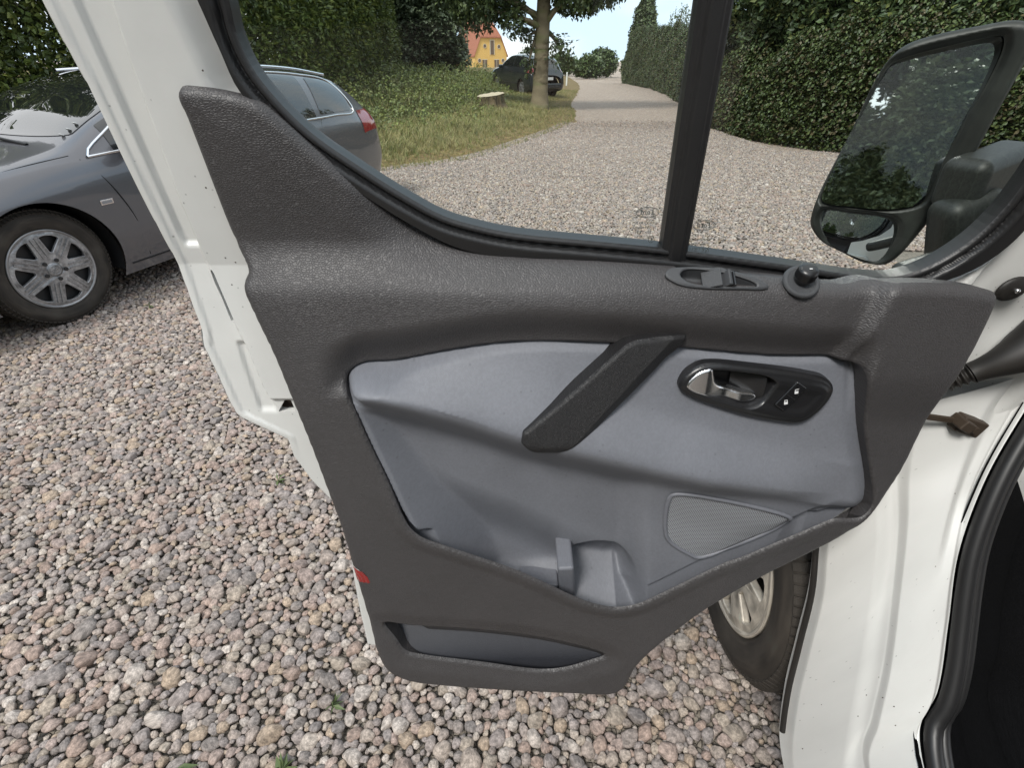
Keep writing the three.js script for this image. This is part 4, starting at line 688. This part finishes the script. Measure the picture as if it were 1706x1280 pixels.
const estate = makeCar('estate_car', 'grey estate car parked beyond the white door, its front to the left', 'car', [-3.73, 0, -3.38], Math.atan2(-.340, .940), {
  paint: greyPaint, wb: 2.737, R: .366, wheelGeo: carWheel, arch: .412,
  rows: [
    [.95, .50, .62, .60, .52, .40, .28, .45, .60, .66, .68, .69], [.88, .66, .76, .74, .66, .52, .24, .45, .64, .72, .745, .76], [.70, .80, .87, .85, .77, .62, .20, .46, .69, .79, .825, .845],
    [.30, .85, .905, .89, .81, .68, .20, .50, .745, .875, .905, .925], [.0, .87, .915, .905, .84, .72, .20, .50, .775, .925, .965, .99], [-.36, .875, .915, .905, .85, .735, .20, .50, .79, .955, 1.02, 1.055],
    [-.72, .875, .915, .90, .855, .71, .20, .50, .795, .965, 1.165, 1.21], [-1.15, .875, .915, .90, .855, .665, .20, .50, .80, .97, 1.325, 1.38], [-1.55, .875, .915, .90, .855, .635, .20, .50, .80, .975, 1.40, 1.455], [-2.3, .875, .915, .90, .855, .62, .20, .50, .81, .975, 1.41, 1.47],
    [-3.0, .87, .915, .90, .85, .60, .20, .50, .83, .98, 1.375, 1.435], [-3.4, .86, .91, .89, .835, .585, .22, .52, .84, .985, 1.325, 1.385], [-3.62, .85, .895, .87, .80, .56, .26, .55, .86, .985, 1.25, 1.30], [-3.80, .83, .87, .84, .75, .54, .32, .56, .87, 1.0, 1.14, 1.17], [-3.93, .78, .82, .78, .68, .50, .38, .56, .82, .94, .98, .99], [-3.99, .6, .66, .6, .5, .36, .42, .54, .66, .74, .77, .78]],
  spec({ car, patch, band, line, sh, T }) {
    part('windscreen', band(.172, -.44, -1.42, .004, 3.0), carGlass, car);
    for (const s of [1, -1]) {
      part('side_window', patch(.555, .77, -1.92, -.66, s, .004), carGlass, car); part('side_window', patch(.555, .77, -2.80, -2.0, s, .004), carGlass, car); part('side_window', patch(.565, .76, -3.42, -2.88, s, .004, .03, -.25), carGlass, car);
      part('window_trim', [line([[.545, -.47, s], [.545, -1.2, s], [.545, -2.4, s], [.548, -3.1, s], [.56, -3.48, s], [.66, -3.44, s], [.755, -3.30, s], [.785, -2.9, s], [.79, -2.3, s], [.785, -1.5, s], [.77, -1.05, s], [.70, -.72, s], [.60, -.50, s], [.547, -.475, s]], .009, .006)], M.chromeTrim, car);
      for (const q of [[[.06, -.60, s], [.25, -.58, s], [.42, -.50, s], [.54, -.42, s]], [[.06, -1.95, s], [.3, -1.96, s], [.54, -1.97, s]], [[.3, -2.3, s], [.42, -2.75, s], [.54, -2.86, s]]]) part('door_gap', line(q, .0035, -.001), gapM, car);
      part('sill_line', line([[.045, -.45, s], [.045, -1.4, s], [.045, -2.3, s]], .006, .0), gapM, car);
      part('bonnet_gap', line([[.66, .72, s], [.66, .2, s], [.655, -.1, s], [.62, -.38, s]], .0032, -.001), gapM, car);
      part('roof_rail', line([[.835, -1.42, s], [.845, -2.2, s], [.845, -2.9, s], [.84, -3.42, s]], .014, .028), M.chromeTrim, car);
      part('tail_light', patch(.36, .56, -3.90, -3.52, s, .006, .02, -.10, .015), M.red, car);
      part('headlight', patch(.42, .60, .50, .84, s, .005, .02, -.1, .015), S(C(.6, .62, .64), .08, { clearcoat: 1 }), car);
      for (const [y, z] of [[.86, -1.70], [.88, -2.62]]) part('door_handle', rbox(.02, .024, .17, .008, s * .915, y, z), greyPaint, car);
      part('door_mirror', [rbox(.20, .13, .12, .05, s * 1.00, 1.04, -.74), rbox(.10, .04, .06, .015, s * .90, .985, -.72)], s > 0 ? greyPaint : greyPaint, car);
      part('fender_badge', [sheetQuad(sh, T(.335, s), -.435, .085, .032, .004)], M.chromeTrim, car, 'small bright badge on the wing'); part('badge_face', [sheetQuad(sh, T(.335, s), -.435, .070, .020, .0065)], S(C(.25, .25, .26), .4), car);
    }
    for (const [t, z] of [[.152, -.50], [.152, -.56], [.152, -.62]]) { const p = sh.O(t, z, .010); part('screen_sticker', new THREE.SphereGeometry(.017, 16, 10).scale(1, .3, 1).rotateX(-.55).translate(...p), S(C(.55, .56, .55), .5), car); }
    part('wiper', [tube([[.5, 1.04, -.36], [.1, 1.075, -.38], [-.3, 1.095, -.44]], .010, 20, 8)], M.black, car);
    part('grille', box(1.0, .16, .03, 0, .55, .93), M.black, car);
    part('tail_window', band(.15, -3.58, -3.78, .004, -1), carGlass, car);
  },
});
// small upright plate lying on the body side
function sheetQuad(sh, t, z, w, h, k) { const p = sh.O(t, z, k), s = Math.sign(t), g = rbox(.004, h, w, .0015); return g.rotateZ(-s * .06).translate(p[0], p[1], p[2]); }

const mpvAt = [.03, 0, -29.1];
makeCar('compact_people_carrier', 'black family car parked behind the tree trunk on the verge', 'car', [mpvAt[0], bankH(-.7, -28.8) + .03, mpvAt[2]], Math.atan2(-.42, -.9), {
  paint: darkPaint, wb: 2.73, R: .34, wheelGeo: carWheel, arch: .38, fine: .05, pitch: -.045,
  rows: [
    [.92, .5, .6, .58, .5, .4, .28, .45, .62, .70, .73, .74], [.70, .78, .85, .82, .74, .6, .2, .46, .70, .83, .87, .89], [.2, .84, .9, .88, .8, .68, .2, .5, .76, .94, .98, 1.0],
    [-.3, .86, .91, .9, .84, .70, .2, .5, .8, 1.0, 1.12, 1.16], [-.8, .86, .91, .9, .85, .66, .2, .5, .82, 1.03, 1.36, 1.42], [-1.3, .86, .91, .9, .85, .63, .2, .5, .84, 1.05, 1.52, 1.58], [-2.0, .86, .91, .9, .85, .62, .2, .5, .86, 1.07, 1.57, 1.64],
    [-2.8, .86, .91, .9, .84, .60, .2, .5, .88, 1.08, 1.53, 1.60], [-3.25, .85, .9, .88, .80, .56, .25, .52, .9, 1.08, 1.42, 1.50], [-3.45, .82, .88, .84, .74, .52, .3, .54, .9, 1.05, 1.25, 1.29], [-3.60, .78, .84, .80, .68, .46, .32, .54, .86, .98, 1.06, 1.08], [-3.66, .6, .7, .64, .5, .3, .36, .52, .74, .84, .88, .89]],
  spec({ car, patch, band, line, sh, T }) {
    part('windscreen', band(.172, -.30, -1.05, .004, 2.0), carGlass, car);
    for (const s of [1, -1]) {
      part('side_window', patch(.56, .77, -1.75, -.65, s, .005), carGlass, car); part('side_window', patch(.56, .77, -2.55, -1.83, s, .005), carGlass, car); part('side_window', patch(.565, .75, -3.1, -2.62, s, .005), carGlass, car);
      for (const q of [[[.06, -.5, s], [.3, -.5, s], [.54, -.55, s]], [[.06, -1.78, s], [.54, -1.79, s]]]) part('door_gap', line(q, .006, 0), gapM, car);
      part('rub_strip', line([[.2, -.5, s], [.2, -1.4, s], [.2, -2.3, s]], .014, .004), M.black, car);
      part('tail_light', patch(.44, .62, -3.56, -3.28, s, .008, .02, -.1, .02), M.red, car);
      part('door_mirror', rbox(.2, .14, .12, .05, s * .98, 1.08, -.72), darkPaint, car);
      for (const [y, z] of [[.93, -1.6], [.94, -2.4]]) part('door_handle', rbox(.02, .025, .17, .008, s * .91, y, z), M.black, car);
    }
    part('tail_window', band(.15, -3.2, -3.45, .006, -1), carGlass, car);
    part('bumper', rbox(1.5, .22, .12, .05, 0, .47, -3.60), darkPaint, car);
    part('number_plate', box(.5, .11, .01, 0, .76, -3.675), S(C(.7, .7, .7), .4), car);
    part('tailgate_lamp', rbox(.5, .02, .02, .005, 0, 1.55, -3.15), M.red, car);
  },
});

// ================================================================== PLANTS, TREES, HOUSE AND POSTS
hedge('hedgerow', 'tall leafy hedgerow of light green leaves behind the grey estate car', 'hedge', [[-8, -36], [-6.6, -24], [-6.0, -16], [-8.4, -10.4], [-18, -4]], { h: 5.5, w: 1.5, n: 110000, geo: leafMid, size: [.7, 1.5], lumps: 1.0, tones: [[.10, .135, .03], [.13, .17, .042], [.075, .108, .028], [.18, .205, .05], [.06, .085, .03]] });
hedge('clipped_hedge', 'dense dark clipped hedge along the right side of the gravel', 'hedge', [[14, -1.5], [9.4, -7.2], [7.2, -10.6], [6.15, -12.9], [7.0, -18], [8.0, -24], [9.4, -34], [9.6, -46]], { h: 2.5, w: .95, n: 170000, geo: leafTiny, size: [.8, 1.6], lumps: .85, topf: (u) => lerp(1.95, 2.7, ss(.38, .8, u)), tones: [[.05, .075, .022], [.062, .092, .026], [.038, .058, .02], [.085, .11, .032], [.09, .075, .036]] });
tree('walnut_tree', 'big-leaved tree hanging over the clipped hedge behind the mirror', 'tree', [9.3, 0, -12.2], { r: .22, h: 5, n: 30000, geo: leafBig, size: [.55, 1.1], lobes: [[-1.9, 2.35, 1.0, 1.0, .7], [-1.2, 2.1, 2.2, .9, .7], [-.4, 2.5, 3.0, 1.1, .9], [1.0, 2.5, 4.2, 1.1, .9], [-2.7, 2.6, -.2, .9, .8], [-2.2, 3.3, .2, 1.2, .9], [-.6, 3.6, 1.2, 1.8, 1.1], [1.6, 3.6, 2.6, 1.8, 1.2], [2.6, 2.9, 5, 1.4, 1], [-1.5, 4.4, -1.4, 1.5, 1.2], [-3.0, 1.9, -.6, .5, .5], [-3.1, 2.7, -1.4, 1.1, .8], [-3.5, 2.5, -2.8, 1.0, .8], [-3.2, 3.6, -2, 1.3, .9], [-2.2, 1.9, .6, .6, .5], [-1.4, 1.8, 2.4, .6, .5], [-3.3, 2.0, -1.8, .7, .5], [-.2, 1.9, 3.6, .7, .5]], tones: [[.05, .08, .03], [.065, .10, .034], [.15, .175, .055], [.055, .085, .034], [.04, .065, .026]] });
tree('roadside_tree', 'tree with a bare round trunk standing before the black car', 'tree', [.96, bankH(.96, -20.1) - .03, -20.1], { r: .27, h: 8, n: 7600, geo: leafMid, lean: .12, size: [.9, 1.7], lobes: [[-2.2, 2.9, .3, .8, .6], [-1.5, 3.3, -.4, .9, .7], [-2.9, 3.6, 0, 1, .8], [-.9, 2.6, .3, .45, .45], [1.2, 3.2, .2, .9, .5], [2.0, 3.4, .3, .7, .45], [.65, 1.75, .1, .38, .45], [-.4, 2.2, -.2, .3, .4], [.2, 4.6, 0, 2.0, 1.2], [-2, 5, .5, 1.8, 1.2], [2, 5, 0, 1.8, 1.2], [-.4, 1.4, .1, .2, .3]], tones: [[.055, .08, .03], [.07, .10, .036], [.04, .062, .025], [.10, .13, .045]] });
tree('bushy_tree', 'dense dark round tree left of the yellow house', 'tree', [-5.6, .4, -33], { r: .3, h: 5, n: 15000, geo: leafFar, lobes: [[0, 2.6, 0, 2.3, 2.1], [-2.2, 2.6, .4, 2, 2], [1.6, 2.2, .6, 1.6, 1.7], [.4, 4.6, 0, 2.2, 1.8], [-2.4, 4.8, 0, 2.2, 1.8], [2.0, 3.8, -.3, 1.4, 1.3], [-.5, 1.2, 1.2, 1.6, 1.0], [2.3, 1.2, .4, 1.0, .9]], size: [.5, .95], tones: [[.07, .092, .05], [.085, .11, .06], [.055, .075, .042], [.11, .135, .07]] });
tree('poplar_tree', 'slim pale poplar against the sky above the far hedge', 'tree', [12.9, 0, -60], { r: .2, h: 6, n: 3600, geo: leafFar, lobes: [[0, 2, 0, 1.3, 1.4], [.1, 3.6, 0, 1.35, 1.4], [0, 5, 0, 1.0, 1.1], [.1, 6.1, 0, .6, .8]], size: [.7, 1.2], tones: [[.09, .12, .05], [.07, .10, .045], [.12, .145, .07]] });
tree('birch_sapling', 'thin upright sapling with sparse twigs right of the poplar', 'tree', [9.55, 0, -35], { r: .05, h: 3.8, n: 260, geo: leafMid, lobes: [[-.3, 3.3, 0, .35, .7], [.1, 3.5, 0, .35, .7], [.5, 3.2, 0, .35, .6], [0, 2.8, 0, .6, .5]], tones: [[.07, .10, .035]] });
const bushes = [[7.2, -56, 1.0, 2.1, 'light green bush at the far end of the gravel drive'], [9.0, -60, 1.2, 2.8, 'taller round bush behind the far end of the drive'], [5.4, -66, 1.3, 2.4, 'far bush left of the drive, beside the black car'], [11.2, -52, 1.2, 2.6, 'far bush joined to the end of the right hedge'], [2.4, -72, 1.7, 3.0, 'far bush between the tree trunk and the yellow house']];
for (const [x, z, r, h, label] of bushes) tree('bush', label, 'bush', [x, 0, z], { r: .08, h: h * .8, n: 1500, geo: leafFar, lobes: [[0, h * .45, 0, r, h * .45], [r * .6, h * .4, .2, r * .8, h * .4], [-r * .6, h * .35, .2, r * .8, h * .35]], size: [.6, 1.1], tones: [[.075, .11, .035], [.095, .13, .045], [.06, .09, .03]] });
// trees behind the photographer, seen in the mirror and the car windscreen
hedge('back_hedge', 'tall hedge behind the camera, seen in the door mirror', 'hedge', [[10, 11], [3, 9], [-4, 8.5], [-10, 6.5], [-16, 1]].reverse(), { h: 4.4, w: 1.2, n: 60000, geo: leafMid, size: [1, 1.9], lumps: .9, tones: [[.13, .155, .08], [.16, .185, .10], [.10, .12, .065]] });
const behind = [[-9, 0, 8, 'tall tree behind the camera, seen in the door mirror'], [-14, 0, 1.5, 'tall tree left of the yard, reflected in the windscreen'], [-3.2, 0, 13, 'tall tree at the back of the yard, beside the one in the mirror'], [-15, 0, -2.6, 'tall tree over the hedgerow, farther from the camera']];
for (const [x, y, z, label] of behind) tree('yard_tree', label, 'tree', [x, y, z], { r: .3, h: 7, n: 12000, geo: leafBig, size: [1.3, 2.4], lobes: [[0, 2.4, 0, 2.2, 1.6], [-2, 3.4, 1, 2, 1.5], [2, 3.2, -.6, 2.1, 1.5], [0, 4.8, 0, 2.6, 1.6], [1.6, 5.8, 1.2, 2, 1.4], [-1.6, 6, -1, 2.1, 1.5], [.2, 7.4, 0, 2, 1.5], [2.4, 1.4, 1.2, 1.2, 1.0], [-2.4, 1.3, -1, 1.3, 1.0]] });

// weeds and grass of the verge
{
  const tuft = (n, h, w, lean) => { const pos = []; for (let i = 0; i < n; i++) { const a = rr(0, 6.28), r = rr(0, .12), l = rr(.5, 1) * h, b = rr(.1, 1) * lean, ox = Math.cos(a * 3) * r, oz = Math.sin(a * 3) * r, cx = Math.cos(a), cz = Math.sin(a); const p = (t, s) => [ox + cx * b * t * t - cz * s * w * (1 - t * .85), l * t * (1 - .25 * b * t), oz + cz * b * t * t + cx * s * w * (1 - t * .85)]; for (const [a0, a1] of [[0, .55], [.55, 1]]) pos.push(...p(a0, -1), ...p(a0, 1), ...p(a1, 1), ...p(a0, -1), ...p(a1, 1), ...p(a1, -1)); } const g = new THREE.BufferGeometry(); g.setAttribute('position', new THREE.Float32BufferAttribute(pos, 3)); g.computeVertexNormals(); return g; };
  const spot = (dmin, dmax, zfar, hmul) => { for (let k = 0; k < 60; k++) { const z = -6 - Math.pow(rnd(), 1.3) * (zfar - 6), x = rr(-14, 5), d = verge(x, z); if (d < dmin || d > dmax) continue; const clump = fbm(x * .9 + 60, z * .9 + 90, 0, 3, 160); return { x, z, d, clump }; } return { x: -6, z: -14, d: 3, clump: .5 }; };
  const mk = (name, label, n, geo, dmin, dmax, zfar, fn, tones) => { const o = foliage(name, scene, n, geo, () => { const s = spot(dmin, dmax, zfar), p = V3(s.x, bankH(s.x, s.z) - .01, s.z); Object.assign(p, fn(s)); return p; }, tones, [.8, 1.2]); tag(o, label, 'grass'); };
  const dry = [.27, .235, .09], green = [.125, .16, .038], deep = [.075, .108, .028], straw = [.34, .30, .14], lime = [.18, .21, .05];
  mk('verge_grass', 'dry short grass along the edge of the gravel drive', 26000, tuft(10, 1, .022, .9), -.25, 3.2, 34, (s) => ({ k: (.05 + .16 * ss(0, 2, s.d)) * (.6 + .8 * s.clump) * 1.3, tone: [dry, straw, green, dry, lime][Math.floor(rnd() * (3.2 + 1.8 * ss(.5, 2, s.d)))] }), [dry]);
  mk('tall_grass', 'tall green grass and weeds on the bank', 24000, tuft(9, 1, .026, .6), 1.0, 10, 40, (s) => ({ k: (.15 + .5 * ss(2.2, 5, s.d)) * (.5 + s.clump), tone: [green, deep, lime, dry, green, straw][Math.floor(rnd() * 5.3)] }), [green]);
  mk('nettles', 'leafy nettles and brambles on the bank', 15000, leafSmall, 1.6, 10, 32, (s) => { const h = (.1 + .85 * ss(1.4, 5, s.d)) * (.3 + 1.2 * s.clump) * Math.pow(rnd(), .7); return { y: bankH(s.x, s.z) + h, k: 1, tone: [green, deep, lime, green, [.13, .15, .05]][Math.floor(rnd() * 4.4)] }; }, [green]);
}
// tree stump
{
  const t = thing('tree_stump', 'pale sawn tree stump in the grass left of the tree', 'stump', [-.66, bankH(-.66, -18.0) + .08, -18.0]);
  t.scale.setScalar(1.35); part('bark_side', sheet({ u0: 0, u1: 6.2832, v0: 0, v1: 1, du: .1, dv: .1, P: (a, v) => { const r = (.30 + .16 * (1 - v) ** 3 * (1 + .5 * Math.sin(a * 5)) + .02 * Math.sin(a * 11)); return [Math.cos(a) * r, v * (.33 + .04 * Math.cos(a + .6)) - .03, Math.sin(a) * r]; }, eps: .01, uv: (u, v) => [u * .5, v * .4] }), S(C(.55, .48, .38), .9, { map: rep(barkC, .8, .5), bumpMap: rep(barkT, 1, .6), bumpScale: .03 }), t);
  part('cut_face', sheet({ u0: -.35, u1: .35, v0: -.35, v1: .35, du: .03, P: (x, z) => { const r = Math.hypot(x, z), a = Math.atan2(z, x); return [x, .303 + .04 * Math.cos(a + .6) * r / .3 + .006 * Math.sin(r * 160) * 0 + .012 * noise2(x * 12 + 9, z * 12 + 9, 0, 5), z]; }, sdf: (x, z) => .305 + .02 * Math.sin(Math.atan2(z, x) * 11) - Math.hypot(x, z) }), S(C(.60, .53, .42), .85, { map: rep(brickishT, 3) }), t);
}
// yellow farmhouse with half-hipped tiled roof
{
  const W = 4.0, eave = 4.6, ridgeY = 13.2, clip = 7.9, len = 16, t = thing('farmhouse', 'yellow gabled farmhouse with a red tiled half-hipped roof', 'house', [-4.9, -2.0, -139], .42);
  const wall = S(C(.64, .42, .15), .9, { map: rep(brickishT, .6) }), roof = S(C(.34, .13, .085), .85, { bumpMap: rep(tileB, .4), bumpScale: .05, map: rep(brickishT, .3) });
  const at = (y) => W * (ridgeY - y) / (ridgeY - eave), s = new THREE.Shape(); s.moveTo(-W, 0); s.lineTo(W, 0); s.lineTo(W, eave); s.lineTo(at(clip), clip); s.lineTo(-at(clip), clip); s.lineTo(-W, eave); s.lineTo(-W, 0);
  part('wall', new THREE.ExtrudeGeometry(s, { depth: len, bevelEnabled: false }).translate(0, 0, -len), wall, t);
  const quad = (...p) => { const g = new THREE.BufferGeometry(), d = V3(0, .22, 0), q = p.map((a) => V3(...a)), tri = []; const face = (a, b, c, e) => tri.push(a, b, c, a, c, e); const lo = q.map((v) => v.clone()), hi = q.map((v) => v.clone().add(d)); if (q.length === 3) { tri.push(hi[0], hi[1], hi[2], lo[0], lo[2], lo[1]); for (let i = 0; i < 3; i++) face(lo[i], lo[(i + 1) % 3], hi[(i + 1) % 3], hi[i]); } else { face(...hi); face(lo[0], lo[3], lo[2], lo[1]); for (let i = 0; i < 4; i++) face(lo[i], lo[(i + 1) % 4], hi[(i + 1) % 4], hi[i]); } g.setFromPoints(tri); g.computeVertexNormals(); const pp = g.attributes.position, uv = new Float32Array(pp.count * 2); for (let i = 0; i < pp.count; i++) { uv[2 * i] = pp.getZ(i) + pp.getX(i); uv[2 * i + 1] = pp.getY(i); } g.setAttribute('uv', new THREE.BufferAttribute(uv, 2)); return g; };
  const o = .5, e2 = eave - .5, back = -len - .4, xo = at(e2), hipBack = -3.6;
  part('roof', [quad([-xo, e2, .3], [-at(clip), clip, .3], [-at(clip), clip, back], [-xo, e2, back]), quad([xo, e2, .3], [xo, e2, back], [at(clip), clip, back], [at(clip), clip, .3]), quad([-at(clip), clip, .3], [0, ridgeY, hipBack], [0, ridgeY, back], [-at(clip), clip, back]), quad([at(clip), clip, .3], [at(clip), clip, back], [0, ridgeY, back], [0, ridgeY, hipBack]), quad([-at(clip) - .1, clip - .15, .4], [at(clip) + .1, clip - .15, .4], [0, ridgeY, hipBack])], roof, t);
  const dk = S(C(.12, .085, .06), .8), fr = S(C(.5, .45, .35), .8);
  part('hatch', [box(.8, 2.6, .12, .3, 5.9, .07)], dk, t); part('hatch_frame', [box(.12, 2.8, .16, -.2, 5.9, .07), box(.12, 2.8, .16, .8, 5.9, .07), box(1.1, .14, .16, .3, 7.35, .07)], fr, t);
  for (const [x, y] of [[-1.5, 6.2], [2.0, 6.1], [-2.9, 3.4], [3.0, 3.4]]) { const w = part('window', [new THREE.CylinderGeometry(.34, .34, .12, 20).rotateX(Math.PI / 2).translate(x, y, .05)], dk, t); part('surround', [new THREE.TorusGeometry(.38, .06, 8, 24).translate(x, y, .08)], fr, w); }
  for (const x of [-1.6, 1.4]) { const w = part('window', [box(1.1, 1.5, .12, x, 2.8, .05)], dk, t); part('frame', [box(1.3, .12, .16, x, 3.6, .06), box(1.3, .12, .2, x, 2.0, .06), box(.08, 1.5, .16, x, 2.8, .06)], fr, w); }
  part('chimney', box(.8, 1.6, .8, 0, ridgeY + .5, -9), S(C(.35, .13, .08), .9), t);
}
// posts
{
  const p = thing('utility_pole', 'grey wooden pole beside the yellow house', 'pole', [-5.0, -.2, -62]); part('pole', new THREE.CylinderGeometry(.10, .14, 6, 12).translate(0, 3, 0), barkM, p); part('second_pole', new THREE.CylinderGeometry(.07, .09, 5.4, 10).translate(.42, 2.7, 0), barkM, p); part('brace', box(.5, .1, .06, .2, 4.6, .1), barkM, p);
  const q = thing('marker_post', 'short white post at the end of the gravel drive', 'post', [3.75, 0, -40]); part('post', new THREE.CylinderGeometry(.05, .05, .75, 10).translate(0, .375, 0), S(C(.75, .75, .72), .5), q); part('cap', new THREE.SphereGeometry(.055, 12, 8).translate(0, .75, 0), S(C(.75, .75, .72), .5), q);
}
// weeds growing in the gravel
{
  const spots = [[-.36, -1.16, 'small green weed in the gravel beside the lower edge of the door'], [-.98, -1.53, 'lone green weed in the gravel at the middle left'], [-.84, -.51, 'green weed at the bottom left of the gravel'], [-.57, -.51, 'green weed near the bottom edge, second from the left'], [-.49, -.66, 'green weed in the gravel below left of the door'], [-2.6, -3.3, 'green weed beside the front wheel of the grey car']];
  for (const [x, z, label] of spots) {
    const t = thing('weed', label, 'weed', [x, 0, z], rr(0, 6)), g = [];
    for (let i = 0; i < 9; i++) { const a = rr(0, 6.28), l = rr(.025, .05), b = leafGeo(1, .16, l, .002, -.1); b.rotateX(-rr(.2, .9)); b.rotateY(a); b.translate(0, .020 + rr(0, .006), 0); g.push(b); }
    part('leaves', g, S(C(.10, .135, .05), .6), t); part('stem', new THREE.CylinderGeometry(.0012, .0018, .03, 6).translate(0, .015, 0), S(C(.11, .14, .04), .7), t);
  }
}
renderer.render(scene, camera);
